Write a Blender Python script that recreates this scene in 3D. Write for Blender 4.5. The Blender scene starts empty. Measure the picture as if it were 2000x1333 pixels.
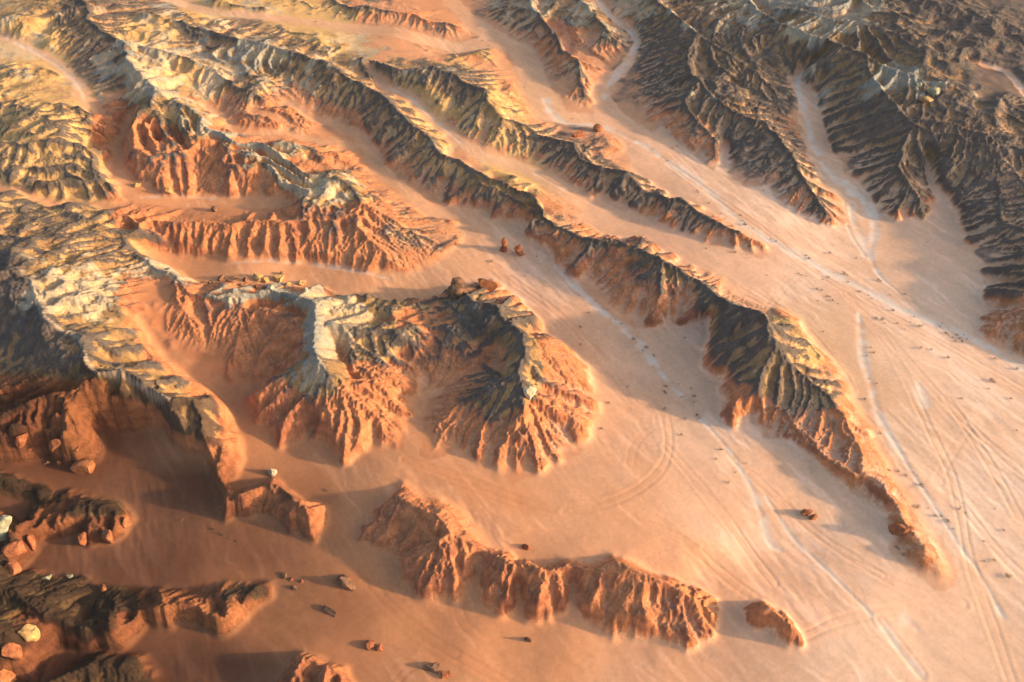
import bpy, math, random, time
import numpy as np
T0 = time.time()
rng = np.random.default_rng(7)
random.seed(7)
SC = bpy.context.scene
COL = SC.collection

# ------------------------------------------------------------------ camera, sky, sun, exposure
H = 150.0
PITCH = math.radians(47.0)          # below the horizon
HF = math.radians(66.0)
TX = math.tan(HF / 2); TY = TX * 682.0 / 1024.0
cam = bpy.data.cameras.new('camera')
cam.sensor_width = 36.0
cam.lens = 18.0 / TX
cam.clip_start = 1.0; cam.clip_end = 8000.0
camo = bpy.data.objects.new('camera', cam)
camo.location = (0, 0, H)
camo.rotation_euler = (math.pi / 2 - PITCH, 0, 0)
COL.objects.link(camo)
SC.camera = camo

SUN_EL = math.radians(12.5)
SUN_DIR = np.array([1.0, -0.12])    # the side the sun stands on (ground plane)
SUN_DIR = SUN_DIR / np.linalg.norm(SUN_DIR)
world = bpy.data.worlds.new('World'); SC.world = world
world.use_nodes = True
wn = world.node_tree.nodes; wl = world.node_tree.links
sky = wn.new('ShaderNodeTexSky'); sky.sky_type = 'NISHITA'; sky.sun_disc = False
sky.sun_elevation = SUN_EL
sky.sun_rotation = math.atan2(SUN_DIR[0], SUN_DIR[1])
sky.dust_density = 3.0; sky.air_density = 1.0; sky.ozone_density = 1.0
wl.new(sky.outputs[0], wn['Background'].inputs[0])
wn['Background'].inputs[1].default_value = 0.15
sl = bpy.data.lights.new('sun', 'SUN'); sl.energy = 3.6; sl.angle = math.radians(2.0)
sl.color = (1.0, 0.70, 0.41)
so = bpy.data.objects.new('sun', sl); COL.objects.link(so)
from mathutils import Vector
so.rotation_euler = Vector((SUN_DIR[0]*math.cos(SUN_EL), SUN_DIR[1]*math.cos(SUN_EL), math.sin(SUN_EL))).to_track_quat('Z', 'Y').to_euler()
SC.view_settings.view_transform = 'Standard'
SC.view_settings.look = 'None'
SC.view_settings.exposure = 1.14
SC.view_settings.gamma = 1.0
SC.view_settings.use_curve_mapping = False

# ------------------------------------------------------------------ surveying: photo sight lines to ground points
CP, SP = math.cos(PITCH), math.sin(PITCH)
def ground(px, py, z):
    """world x, y of the point of height z seen at photo position px, py"""
    u = (np.asarray(px, float) / 2000.0 * 2 - 1) * TX
    v = (1 - np.asarray(py, float) / 1333.0 * 2) * TY
    dy = CP + v * SP; dz = -SP + v * CP
    t = (np.asarray(z, float) - H) / dz
    return u * t, dy * t
def to_photo(x, y, z):
    d = y * CP + (H - z) * SP
    v = (y * SP - (H - z) * CP) / d
    return (x / d / TX + 1) * 1000.0, (1 - v / TY) * 666.5
# heights of the valley floors (photo position -> metres)
FLOOR = np.array([(1900,1250,0),(1500,1100,0),(1000,1000,2.2),(1150,1045,2.4),(1120,1080,2.6),(900,965,2.4),(970,1030,2.8),(1280,1085,1.8),(1400,1140,.4),(1230,1070,2.4),(1000,1250,-1.4),(1200,1270,-1.4),(1330,1290,-1.0),(860,1200,-1.0),(740,1130,-.4),(620,1120,.5),(200,950,.8),(60,1300,0),(1000,520,1.4),(1300,750,.8),
 (1700,450,1.6),(1590,290,3.2),(1562,168,6),(1850,440,2),(1200,210,3.4),(1230,90,6),(1170,5,8),(1030,140,4),(900,90,4.6),(700,56,6),(420,25,8),
 (900,420,2.2),(737,329,3.6),(650,241,5),(560,200,7),(450,250,7.5),(720,130,8.5),(800,185,7.5),(900,276,5.5),(1045,339,3.4),(1190,420,1.8),
 (420,392,5),(150,160,11),(40,90,12.5),(230,320,6.5),(150,404,7.5),(0,367,10),(600,522,2),(350,512,2.6),(800,560,1.6),
 (1900,30,13),(1750,60,13),(1900,200,12),(1975,400,8),(1960,650,2.5),(80,650,8),(80,500,11),(440,790,2.5),(339,699,6.5),(280,620,10),(820,800,3),(839,699,4.5),(550,900,.9),
 (1410,300,3.4),(100,250,12.5),(250,100,11),(380,180,9)], float)
def idw(px, py, ctrl, vals, p=3.0, soft=25.0):
    num = 0; den = 0
    for (cx, cy), v in zip(ctrl, vals):
        w = 1.0 / ((px - cx) ** 2 + ((py - cy) * 1.6) ** 2 + soft ** 2) ** (p / 2)
        num = num + w[..., None] * v if np.ndim(v) else num + w * v
        den = den + w
    return num / (den[..., None] if np.ndim(vals[0]) else den)
def floor_px(px, py):
    return idw(np.asarray(px, float), np.asarray(py, float), FLOOR[:, :2], FLOOR[:, 2])

# ------------------------------------------------------------------ survey lines
# crests and spurs: (ridge id, [(x, y, height), ...])
R = []
def crest(rid, *pts): R.append((rid, np.array(pts, float)))
NAMES = {}
# 1 front red ridge
crest(1,(783,932,5),(781,967,9),(818,992,10),(856,999,12.5),(876,1041,12),(909,1051,9.5),(954,1076,8.5),(993,1093,10),(1021,1104,9.5),(1056,1111,10.5),(1101,1107,9.5),(1157,1111,9.5),(1196,1092,13),(1227,1107,12.5),(1280,1132,11.5),(1332,1156,10.5),(1377,1174,7),(1400,1195,3))
crest(1,(781,967,9),(755,981,7.5),(720,1027,5),(697,1060,2.2))
crest(1,(790,978,9.2),(772,1006,7.5),(751,1041,5.5),(748,1070,3))
crest(1,(876,1041,12),(856,1055,10.5),(814,1090,7),(781,1130,3))
crest(1,(856,1055,10.5),(849,1090,8),(846,1125,5),(828,1153,2))
crest(1,(870,1060,10.5),(867,1111,7),(849,1165,2))
crest(1,(880,1060,10.5),(877,1118,6.5),(884,1172,2))
crest(1,(993,1093,10),(986,1125,8),(972,1146,6),(947,1163,2.5))
crest(1,(972,1146,6),(978,1181,3.5),(972,1207,1.8))
crest(1,(1056,1111,10.5),(1054,1132,9),(1066,1163,6),(1084,1200,2))
crest(1,(1060,1150,7),(1049,1174,4.5),(1038,1214,1.8))
crest(1,(1196,1092,13),(1206,1125,10.5),(1189,1167,7),(1171,1191,4.5),(1138,1217,2))
crest(1,(1189,1167,7),(1187,1210,4.2),(1171,1238,1.8))
crest(1,(1227,1107,12.5),(1238,1146,8.5),(1234,1202,4),(1234,1242,1.6))
crest(1,(1332,1156,10.5),(1332,1181,8.5),(1325,1216,5.5),(1332,1259,2))
crest(1,(1325,1190,8),(1310,1215,4.5),(1297,1242,2))
crest(1,(1280,1132,11.5),(1283,1165,8),(1280,1200,4))
# 2 small knob at its end
crest(2,(1463,1200,4),(1485,1192,6.5),(1510,1187,8),(1522,1205,7.5),(1535,1228,5.5),(1556,1243,4))
crest(2,(1510,1190,7.5),(1500,1212,6),(1480,1230,3)); crest(2,(1535,1228,5.5),(1530,1252,3))
# 3 long centre right ridge
crest(3,(1136,461,11),(1168,471,12.5),(1196,468,13),(1245,482,13.5),(1287,506,14.5),(1322,524,13),(1346,538,11.5),(1366,545,11),(1394,576,12),(1440,601,16.5),(1485,608,22),(1503,650,20.5),(1531,699,15.5),(1573,734,11.5),(1615,769,10),(1650,804,9.5),(1665,845,7.5),(1681,880,7),(1690,915,7),(1720,940,7.5),(1737,975,7),(1779,1027,6),(1807,1062,4.5),(1835,1104,2.6),(1862,1135,1.5))
crest(3,(1500,690,15),(1475,741,10),(1443,769,9),(1412,800,7)); crest(3,(1443,769,9),(1437,810,5),(1430,849,2))
crest(3,(1475,741,10),(1510,783,8),(1545,814,7),(1601,880,6.2),(1636,908,6.2),(1671,918,6.8))
crest(3,(1545,814,7),(1530,850,2)); crest(3,(1601,880,6.2),(1600,912,2.5)); crest(3,(1510,783,8),(1490,840,2))
crest(3,(1168,471,12.5),(1164,490,9),(1140,512,5.5),(1110,528,2.4)); crest(3,(1210,475,13),(1195,520,7.5),(1172,560,3))
crest(3,(1287,506,14.5),(1259,541,10),(1210,575,5),(1200,600,2.5)); crest(3,(1322,524,13),(1300,570,7.5),(1262,610,3)); crest(3,(1346,538,11.5),(1330,590,5),(1312,630,2))
crest(3,(1440,601,14),(1400,640,6),(1380,655,2)); crest(3,(1485,625,17),(1440,655,9.5),(1392,680,2.5)); crest(3,(1485,660,16.5),(1440,690,8),(1398,712,2.5))
crest(3,(1720,940,7.5),(1690,970,3)); crest(3,(1779,1027,6),(1745,1050,3)); crest(3,(1807,1062,5.5),(1775,1100,2))
crest(3,(1246,471,12),(1262,462,9)); 
# 4 golden spine running into it
crest(4,(255,31,15),(297,28,17),(339,38,17),(402,56,17.5),(465,73,18),(556,94,18),(600,108,17),(647,122,17.5),(665,140,15.5),(695,157,15.5),(765,196,15),(790,227,14.5),(846,269,14),(860,297,13),(909,318,12.5),(947,343,12.5),(1000,364,12),(1042,378,12),(1054,404,11.5),(1062,425,10.5),(1100,445,10.5),(1136,461,11))
crest(4,(860,297,13),(863,303,8.5)); crest(4,(909,318,12.5),(940,356,11),(1000,381,10.5),(1046,408,11)); 
crest(4,(1022,437,10),(1042,428,10.5),(1060,430,10.5)); crest(4,(1022,437,10),(1068,452,10),(1085,462,10)); crest(4,(1075,460,9),(1072,494,3))
crest(4,(654,140,16.5),(640,170,12),(620,195,9)); crest(4,(695,157,15.5),(680,190,11),(665,225,7)); crest(4,(740,180,15),(715,225,9),(712,245,6)); crest(4,(790,227,14.5),(760,260,9),(745,280,5.5)); crest(4,(820,248,14),(785,290,9),(760,325,5)); crest(4,(846,269,14),(815,315,9),(790,345,5)); crest(4,(862,300,11),(840,350,6.5),(835,385,3.5)); crest(4,(880,320,9.5),(872,370,5.5),(868,400,3.5))
crest(4,(556,94,18),(540,125,13),(525,150,10)); crest(4,(465,73,18),(470,105,13)); crest(4,(402,56,17.5),(410,85,12)); crest(4,(600,108,17),(605,140,12),(600,165,9)); 
# 5 green black ridge above it, 6 its lower continuation
crest(5,(706,108,15),(748,119,15.5),(786,136,14),(846,126,18),(881,140,17),(916,161,16),(947,175,16),(958,206,14),(982,227,13),(1035,245,10.5),(1050,256,9.5))
crest(5,(748,119,15.5),(757,145,11)); crest(5,(846,126,18),(835,165,12.5),(815,190,9)); crest(5,(881,140,17),(860,190,11.5),(845,220,8)); crest(5,(916,161,16),(892,205,11),(868,240,7)); crest(5,(947,175,16),(925,235,10.5),(905,268,6.5)); crest(5,(982,227,13),(965,262,9),(948,292,6)); crest(5,(1000,235,11.5),(1010,275,8.5),(1000,305,5))
crest(6,(1038,262,9.5),(1087,266,11.5),(1122,276,11.5),(1133,304,9.5),(1161,318,10.5),(1224,332,11),(1262,371,8.5),(1301,383,9.5),(1328,381,10),(1345,398,9),(1384,420,8.5),(1440,447,8),(1470,462,7),(1496,482,5))
crest(6,(1087,266,11.5),(1070,290,8),(1050,305,5)); crest(6,(1122,276,11.5),(1098,320,6.5),(1082,335,4)); crest(6,(1161,318,10.5),(1142,345,6)); crest(6,(1224,332,11),(1195,370,6),(1185,386,3)); crest(6,(1262,371,8.5),(1240,405,4)); crest(6,(1328,381,10),(1315,425,5),(1308,445,2.5)); crest(6,(1384,420,8.5),(1372,462,3)); crest(6,(1440,447,8),(1435,480,2.6)); crest(6,(1496,482,5),(1494,502,2.2))
crest(6,(1140,290,9),(1175,265,6.5),(1205,278,5))
# 7 pale capped ridge top centre
crest(7,(1024,-30,13),(1038,10,13.5),(1066,38,13),(1084,66,12.5),(1098,94,12),(1125,112,11),(1133,126,11.5),(1136,157,9.5),(1143,185,7),(1150,208,4.5))
crest(7,(1024,-5,12.5),(985,15,10),(965,35,7)); crest(7,(1136,157,9.5),(1118,185,6)); crest(7,(1120,112,11),(1090,150,6.5))
crest(7,(1040,55,8.5),(1062,75,7.5),(1078,110,7))
crest(8,(1110,-30,14),(1140,0,14),(1168,32,14),(1190,62,12.5),(1207,80,10)); crest(8,(1190,62,12.5),(1180,95,8.5)); crest(8,(1150,12,13),(1125,50,10.5),(1130,85,8))
# 9 dark ridge, 10 its long forked spur
crest(9,(1240,-60,17),(1287,0,18),(1315,21,18),(1346,49,18),(1363,63,17.5),(1419,98,15.5),(1461,129,13.5),(1496,157,12),(1535,176,10),(1552,196,7))
crest(9,(1461,129,13.5),(1440,165,9.5)); crest(9,(1513,171,10.5),(1528,200,8),(1538,220,6))
crest(9,(1287,0,18),(1262,45,12),(1255,70,8.5)); crest(9,(1315,21,18),(1275,85,11),(1245,130,6.5)); crest(9,(1340,50,17),(1290,130,10.5),(1250,170,5.5)); crest(9,(1345,98,15),(1300,165,9.5),(1262,205,5)); crest(9,(1345,110,14.5),(1320,190,8.5),(1290,235,4.5))
crest(10,(1363,63,17.5),(1345,98,16),(1348,140,15),(1363,158,14.5),(1384,168,14.5),(1415,206,14),(1454,224,13.5),(1489,234,13.5),(1524,262,13),(1545,297,12),(1566,343,10.5),(1597,385,8.5),(1625,438,4))
crest(10,(1363,158,14.5),(1342,196,13),(1363,238,11.5),(1391,259,10.5),(1408,287,8.5),(1403,322,6),(1390,344,4)); crest(10,(1342,196,13),(1325,240,8),(1318,268,4.5)); crest(10,(1363,238,11.5),(1345,280,6.5),(1340,300,4))
crest(10,(1454,224,13.5),(1430,262,9.5),(1420,295,5.5)); crest(10,(1489,234,13.5),(1455,285,9),(1428,330,4.5)); crest(10,(1524,262,13),(1490,320,8),(1455,365,3.5)); crest(10,(1545,297,12),(1525,345,7.5),(1500,375,3.5)); crest(10,(1566,343,10.5),(1545,385,6.5),(1530,408,3)); crest(10,(1597,385,8.5),(1575,425,3.5)); crest(10,(1610,405,6.5),(1600,440,2.6))
# 11 great escarpment at the right
crest(11,(1447,-20,20),(1475,10,20),(1527,48,20),(1570,62,20),(1615,74,20),(1650,88,20),(1695,106,19.5),(1700,138,18),(1730,178,17.5),(1757,212,17),(1787,242,16.5),(1830,258,15),(1880,268,14.5),(1930,290,14),(1962,308,14),(1950,340,12),(1952,390,10),(1960,430,9.5),(2010,450,10))
crest(11,(1527,48,20),(1510,90,14)); crest(11,(1570,62,20),(1575,100,13),(1560,125,10)); crest(11,(1615,74,20),(1620,110,14)); crest(11,(1650,88,20),(1640,128,13))
crest(11,(1700,138,18),(1660,158,12),(1622,172,8)); crest(11,(1730,178,17.5),(1680,205,10.5),(1632,212,6)); crest(11,(1757,212,17),(1700,240,10),(1630,250,5)); crest(11,(1775,235,16.5),(1720,275,9.5),(1645,295,5))
crest(11,(1787,242,16.5),(1775,275,14),(1765,295,13.5),(1757,322,12.5),(1785,365,10.5),(1802,392,8.5),(1790,425,4)); crest(11,(1757,322,12.5),(1715,345,7),(1680,362,3.5)); crest(11,(1785,365,10.5),(1755,395,6),(1735,418,3)); crest(11,(1765,300,13),(1705,320,7.5),(1660,322,4.5))
crest(11,(1870,272,14.5),(1858,290,13.5),(1846,315,12),(1846,339,10.5),(1858,368,7.5)); crest(11,(1950,340,12),(1905,400,7.5),(1880,446,3)); crest(11,(1955,370,11),(1930,420,6))
# 12 right hand dark slope, 13 red spur in front of it
crest(12,(2010,450,10),(2060,520,14),(2060,600,14)); crest(12,(2010,450,10),(1975,465,7),(1935,495,3.5)); crest(12,(2040,500,13),(1990,520,7.5),(1930,535,3)); crest(12,(2060,560,14),(1990,570,7),(1935,590,3))
crest(13,(2060,600,14),(2000,598,10),(1960,617,8),(1945,640,6.5),(1905,645,4)); crest(13,(1990,610,9.5),(1985,660,5),(1980,690,2.8)); crest(13,(1945,640,6.5),(1930,665,3))
# 14 red ridge at the top
crest(14,(640,-10,10),(678,10,11),(720,10,11.5),(760,18,11),(804,21,10.5),(835,38,9.5),(860,40,9.5),(895,48,8.5),(900,60,6)); crest(14,(760,18,11),(770,40,7)); crest(14,(835,38,9.5),(840,65,6)); crest(14,(870,42,9.2),(872,78,5.5))
crest(14,(420,-5,12),(460,5,12),(520,12,11)); crest(14,(590,0,10),(610,10,10),(640,12,9))
# 15 low mounds below it
crest(15,(505,62,11),(560,58,10.5),(640,72,9.5),(700,80,8)); crest(15,(690,82,8),(730,78,8),(760,95,7)); crest(15,(770,70,7),(835,92,8.5),(838,94,8.5),(850,98,6.5)); crest(15,(880,115,10),(930,100,9.5),(965,92,7)); crest(15,(930,100,9.5),(975,128,6.5),(985,135,5))
# 16 second left ridge
crest(16,(235,75,16),(280,92,16),(350,105,16),(413,129,15),(440,148,14),(455,160,14.5),(490,155,13),(515,170,13),(545,168,12.5)); crest(16,(350,105,16),(335,150,11)); crest(16,(413,129,15),(398,165,11.5)); crest(16,(455,160,14.5),(480,178,13.5),(511,189,13),(530,196,10)); crest(16,(480,178,13.5),(455,215,9.5)); crest(16,(515,205,11.5),(560,210,11),(610,235,8.5)); crest(16,(440,240,9.5),(520,222,12),(560,250,9)); 
# 17 third left ridge with the pale caps
crest(17,(120,-30,19),(171,7,19),(170,35,18.5),(196,56,18.5),(241,80,18),(245,115,17.5),(283,150,17.5),(308,182,17.5),(343,203,17),(385,224,16.5),(395,241,16),(437,262,15),(462,276,14.5),(507,280,14),(542,297,13.5),(595,332,13),(630,343,12.5),(665,352,12),(695,367,11.5),(702,395,10.5),(690,412,10))
crest(17,(170,35,18.5),(110,70,15),(80,88,13.5)); crest(17,(241,80,18),(190,110,14.5),(150,125,12.5)); crest(17,(245,115,17.5),(200,150,13.5),(172,165,12)); crest(17,(308,182,17.5),(275,195,16),(240,200,15),(222,215,14)); 
crest(17,(308,182,17.5),(290,210,17),(262,224,16.5),(259,252,16),(266,290,15),(290,304,14.5),(350,297,14),(392,276,14.5),(395,245,15.8))
crest(17,(437,262,15),(441,290,14),(438,315,13.5),(465,322,13),(497,315,13),(528,322,13),(542,343,12.5),(577,360,12),(604,368,12),(604,382,11.5),(590,396,11),(588,420,10.5),(640,420,10),(690,412,10))
crest(17,(630,343,12.5),(680,335,9),(700,325,7)); crest(17,(542,297,13.5),(600,300,9.5),(640,300,8)); 
crest(17,(300,215,16.5),(320,250,16),(335,280,14.8)); crest(17,(350,225,16.3),(365,255,15.5),(370,280,14.6)); crest(17,(285,235,16.3),(295,270,15.5),(310,295,14.6)); crest(17,(470,300,13.6),(520,304,13.2),(560,330,12.8),(600,350,12.4)); crest(17,(450,290,14),(500,296,13.6)); crest(17,(650,385,11),(625,405,10.6),(610,395,11.2),(640,370,11.6)); crest(17,(670,400,10.6),(650,412,10.2))
crest(17,(530,282,12.5),(590,288,11.5),(650,298,10),(690,312,7.5)); crest(16,(470,215,11.5),(500,232,11),(545,245,10),(590,250,9)); crest(16,(560,195,11),(590,215,10.5),(620,228,8.5)); crest(17,(655,365,11.5),(720,380,9),(770,400,7)); crest(17,(640,330,10.5),(690,340,9),(715,350,6.5)); crest(19,(740,440,8),(790,470,6),(815,505,4)); crest(16,(300,130,13),(330,165,12.5),(360,195,11.5)); crest(18,(20,170,15.5),(70,175,14.5),(120,180,13)); crest(18,(10,250,17),(60,245,16),(130,240,14.5)); crest(18,(20,320,15.5),(90,320,15),(150,325,14))
# red badland under the cliffs
crest(17,(300,310,11),(315,335,9.5),(318,370,6)); crest(17,(392,285,12),(365,330,9),(375,372,6)); crest(17,(438,325,11),(410,350,9),(420,382,6)); crest(17,(470,332,10),(478,360,8),(470,383,6))
# 18 rolling left upland
crest(18,(217,228,14.5),(217,241,14.5),(203,273,14.5),(185,297,14.5),(178,322,14),(199,353,12.5),(217,366,11.5),(235,376,10.5)); crest(18,(185,297,14.5),(120,275,16),(50,280,17),(-60,270,18)); crest(18,(199,353,12.5),(130,350,14),(60,345,15)); crest(18,(175,215,14.5),(120,200,15.5),(60,215,16.5),(-40,190,17)); crest(18,(0,120,15),(60,130,14.5),(110,145,13.5)); crest(18,(-40,40,19),(40,35,18),(100,20,18),(171,7,19)); crest(18,(40,35,18),(55,62,15))
crest(18,(110,395,12.5),(170,385,12),(215,378,11.5)); crest(18,(40,362,14),(20,350,14.5))
# 19 upland south of the slot canyon, with the red fluted wall
crest(19,(-60,400,17),(40,400,14),(96,414,13),(136,414,12.5),(200,412,12),(250,418,12),(270,433,12),(262,455,11.5),(249,470,11),(240,482,12)); crest(19,(270,433,12),(297,424,11),(340,432,10.5),(378,430,10.5),(440,436,10),(500,430,10.5),(545,432,10.5),(588,424,10.5))
crest(19,(297,430,10.5),(305,465,7),(300,492,4)); crest(19,(340,434,10.5),(345,470,6.5),(352,496,3.6)); crest(19,(378,432,10.5),(372,470,6.5),(372,495,3.6)); crest(19,(420,436,10),(425,470,6.5)); crest(19,(470,434,10),(455,470,5.5)); crest(19,(560,432,10.5),(575,450,9),(560,480,6.5),(520,490,5.5),(480,500,4.5)); crest(19,(575,450,9),(585,480,6),(588,505,3)); crest(19,(600,428,10.5),(610,460,8),(605,505,3)); crest(19,(540,485,6),(535,508,3)); crest(19,(500,495,5),(495,512,3))
crest(19,(690,412,10),(700,440,9.5),(720,468,8.5),(690,490,6.5),(680,520,3)); crest(19,(650,430,10),(660,470,8),(640,510,3)); crest(19,(720,468,8.5),(760,505,6),(800,528,3)); crest(19,(700,395,10.5),(760,420,8.5),(800,450,6.5),(830,490,4.5),(850,505,3)); crest(19,(745,415,8.8),(740,450,6.5)); crest(19,(800,400,6),(850,420,5),(895,430,4.5)); crest(19,(840,495,4),(870,475,5),(905,455,4))
crest(19,(-60,470,20),(60,470,17),(150,455,14.5),(249,470,11)); crest(19,(-60,540,21),(20,530,19.5),(59,545,19)); crest(19,(150,455,14.5),(200,440,13)); crest(19,(59,555,19),(130,520,16.5),(190,500,14),(224,489,12.5),(240,482,12))
# 20 central massif: white trail ridge and the red bowl
crest(20,(59,545,19),(74,594,20),(87,622,20.5),(154,660,20.5),(168,702,20.5),(189,730,20),(238,730,19.5),(280,751,19),(315,772,18),(339,779,17.5),(385,785,15.5),(420,775,13.5),(450,780,11.5),(462,790,10),(458,818,7)); 
crest(20,(74,594,20),(40,620,16),(0,640,13)); crest(20,(154,660,20.5),(100,700,16),(40,720,14)); crest(20,(189,730,20),(140,765,17),(101,771,16.5),(45,783,16),(-10,809,15.5),(-80,830,15)); crest(20,(101,771,16.5),(140,788,16),(157,797,16),(196,793,16),(240,798,16),(290,807,15.5),(336,793,16.5),(339,779,17.5)); crest(20,(238,730,19.5),(225,770,17.5),(215,792,16.2)); crest(20,(87,622,20.5),(150,620,17),(220,640,13)); crest(20,(154,660,20.5),(230,665,16),(310,690,10)); crest(20,(189,730,20),(270,715,16),(370,725,9)); crest(20,(100,590,19),(170,580,17),(250,590,14)); crest(20,(280,751,19),(340,745,14.5),(400,752,8))
crest(20,(224,489,12.5),(269,496,13),(301,517,14),(340,535,14.5),(360,560,14),(378,572,13.5),(420,578,13.5),(455,573,14),(490,572,13.5),(525,559,14),(560,570,13.5),(600,585,14),(612,601,15),(619,629,16),(612,657,16.5),(610,678,16.5),(628,710,16.5),(644,737,15.5))
crest(20,(340,545,14.5),(357,590,12),(378,640,9),(395,690,7)); crest(20,(301,525,13.5),(310,560,11),(300,590,11)); crest(20,(448,583,13.5),(440,610,11),(450,640,9.5)); crest(20,(470,580,13),(468,629,10.5),(460,690,8),(455,713,6)); crest(20,(500,598,12.5),(560,618,12.5),(598,638,13)); crest(20,(540,625,9.5),(530,680,7),(510,730,5.5))
# 21 sunlit centre: pale arc, tree shaped basin, east crest
crest(21,(650,636,16.5),(678,632,16.5),(702,643,15.5),(755,646,14),(811,643,12.5),(839,660,10.5)); crest(21,(650,636,16.5),(619,640,16.2)); crest(21,(681,660,13.5),(690,690,12.5),(700,715,11))
crest(21,(644,737,15.5),(690,748,13),(755,755,10),(804,767,5.5)); crest(21,(644,737,15.5),(660,755,14.5),(702,786,11.5),(737,811,8.5),(751,849,5),(746,872,2.5)); crest(21,(700,715,11.5),(750,735,9.5),(790,745,7.5))
crest(21,(644,737,15.5),(638,780,12.5),(640,804,11.5),(647,853,7),(665,899,3),(670,909,2)); crest(21,(638,795,11.8),(605,822,9),(577,846,6.5),(545,884,3)); crest(21,(628,720,16),(595,765,10.5),(560,800,6.5),(512,824,4)); crest(21,(650,770,13.5),(690,820,8),(710,865,3.5))
crest(21,(702,600,14),(760,600,13.5),(820,590,12.5),(877,573,12),(902,566,13)); crest(21,(612,601,15),(660,598,14),(702,600,14)); crest(21,(760,600,13.5),(775,625,12.5),(811,643,12.5)); crest(21,(820,592,12.5),(830,630,10))
crest(21,(902,566,13),(923,590,15),(965,604,16),(1000,629,17),(1021,660,17.5),(1022,692,17),(1010,720,16),(1021,748,15.5),(1024,775,14.5),(1021,804,13),(1007,835,10.5),(1014,850,9.5),(1000,895,4),(993,920,2)); crest(21,(1010,720,16),(975,752,13.5),(935,772,11),(895,786,9),(865,822,6.5),(840,863,3.2),(832,890,2)); crest(21,(877,573,12),(891,615,11.5),(902,657,10.5),(923,681,9.5),(951,692,9)); crest(21,(1021,804,13),(980,850,8),(951,867,5.5),(930,885,3)); crest(21,(1014,850,9.5),(1040,890,5),(1045,925,2)); crest(21,(1024,775,14.5),(1060,820,8.5),(1085,860,5),(1100,890,2.5)); crest(21,(1021,692,17),(1070,720,10.5),(1120,760,4.5)); crest(21,(965,604,16),(1000,600,11),(1020,612,7)); crest(21,(1021,660,17.5),(1060,670,10),(1090,690,5)); crest(21,(1024,770,14.5),(1080,780,8.5),(1130,800,4)); crest(21,(1060,820,8.5),(1110,830,4.5),(1150,850,2)); crest(21,(975,752,13.5),(960,720,10)); crest(21,(980,640,13),(955,660,10.5)); crest(21,(902,566,13),(930,560,9),(945,550,7)); crest(21,(1085,860,5),(1130,878,2.5),(1160,895,1.6),(1185,890,1.2))
crest(21,(395,545,6),(450,545,6.5),(500,540,5),(560,545,4.5),(600,556,4.5),(630,560,4)); crest(21,(670,585,8),(720,590,6),(690,578,3.5))
# 22 dark curved spur under the cliff
crest(22,(336,800,14),(367,825,11.5),(402,839,10.5),(425,870,9),(430,905,8),(425,935,6.5),(440,950,6.5)); crest(22,(402,839,10.5),(440,835,8),(472,855,5.5),(476,890,3)); crest(22,(425,870,9),(455,880,7),(460,905,4)); crest(22,(367,825,11.5),(340,855,6)); crest(22,(402,839,10.5),(390,880,6))
# 23 arc ridge
crest(23,(440,950,6.5),(440,985,6.5),(458,967,7),(490,955,7),(525,946,7.5),(546,943,7),(567,975,7.5),(595,995,7.5),(632,990,6)); crest(23,(440,985,6.5),(441,1010,3)); crest(23,(595,995,7.5),(612,1030,5),(622,1060,2.5)); crest(23,(632,990,6),(628,1025,3)); crest(23,(546,943,7),(540,985,3.5)); crest(23,(490,955,7),(500,995,2.5)); crest(23,(567,975,7.5),(568,1015,3))
# 24..27 foreground cuestas
crest(24,(97,1008,4.5),(160,994,5),(217,988,5),(236,1002,5),(254,1013,4)); crest(24,(236,1002,5),(215,1030,4.5),(207,1055,2)); crest(24,(160,994,5),(168,1040,4.5),(175,1062,2)); crest(24,(97,1008,4.5),(104,1036,2))
crest(25,(129,1240,4.5),(168,1238,5.5),(210,1238,6),(245,1217,6),(297,1186,5.5)); crest(25,(129,1240,4.5),(60,1180,6),(20,1150,7),(-60,1120,8)); crest(25,(300,1175,4.5),(325,1181,5.5),(350,1217,4.5)); crest(25,(297,1186,5.5),(325,1181,5.5))
crest(26,(340,1180,5.5),(367,1176,5.5),(395,1195,5),(420,1214,5),(451,1224,5.5),(490,1193,5.5),(525,1165,5.5),(535,1139,5))
crest(27,(590,1278,4.5),(640,1288,4.5),(672,1304,4.5),(685,1330,3)); crest(27,(590,1278,4.5),(560,1330,4))
crest(28,(-40,1010,6),(20,1020,6),(62,1040,6.5),(72,1075,5),(50,1100,4.5),(-30,1130,7)); crest(28,(20,1020,6),(20,1060,6.5),(0,1090,6.5))
crest(25,(-40,1220,9),(20,1240,7),(60,1275,5),(70,1310,3))
crest(29,(20,830,11),(60,842,9),(100,850,7.5)); crest(29,(60,842,9),(85,880,4)); crest(29,(100,812,11),(150,850,6),(165,890,4.5)); crest(29,(0,870,6.5),(40,880,4))

crest(24,(62,1040,6),(80,1022,4.6),(97,1008,4.5)); crest(24,(160,994,5),(140,975,3),(110,962,1.6)); crest(24,(217,988,5),(190,972,2.6)); crest(23,(458,967,7),(462,1000,2.5)); crest(23,(525,946,7.5),(530,1000,2))
crest(27,(640,1288,4.5),(630,1340,4.5)); crest(27,(672,1304,4.5),(665,1345,3.5))
crest(31,(70,1345,6),(140,1308,4.5),(215,1292,4),(300,1302,2.5)); crest(32,(-60,940,5),(20,942,4),(80,952,2.5))
crest(25,(60,1180,6),(120,1150,3),(160,1135,1.5)); crest(25,(210,1238,6),(215,1185,4),(230,1150,2)); crest(26,(451,1224,5.5),(440,1170,3.2),(440,1135,1.2)); crest(26,(525,1165,5.5),(500,1145,3))
crest(29,(150,850,6),(120,830,8)); crest(29,(60,842,9),(40,870,6),(20,890,3))
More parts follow.
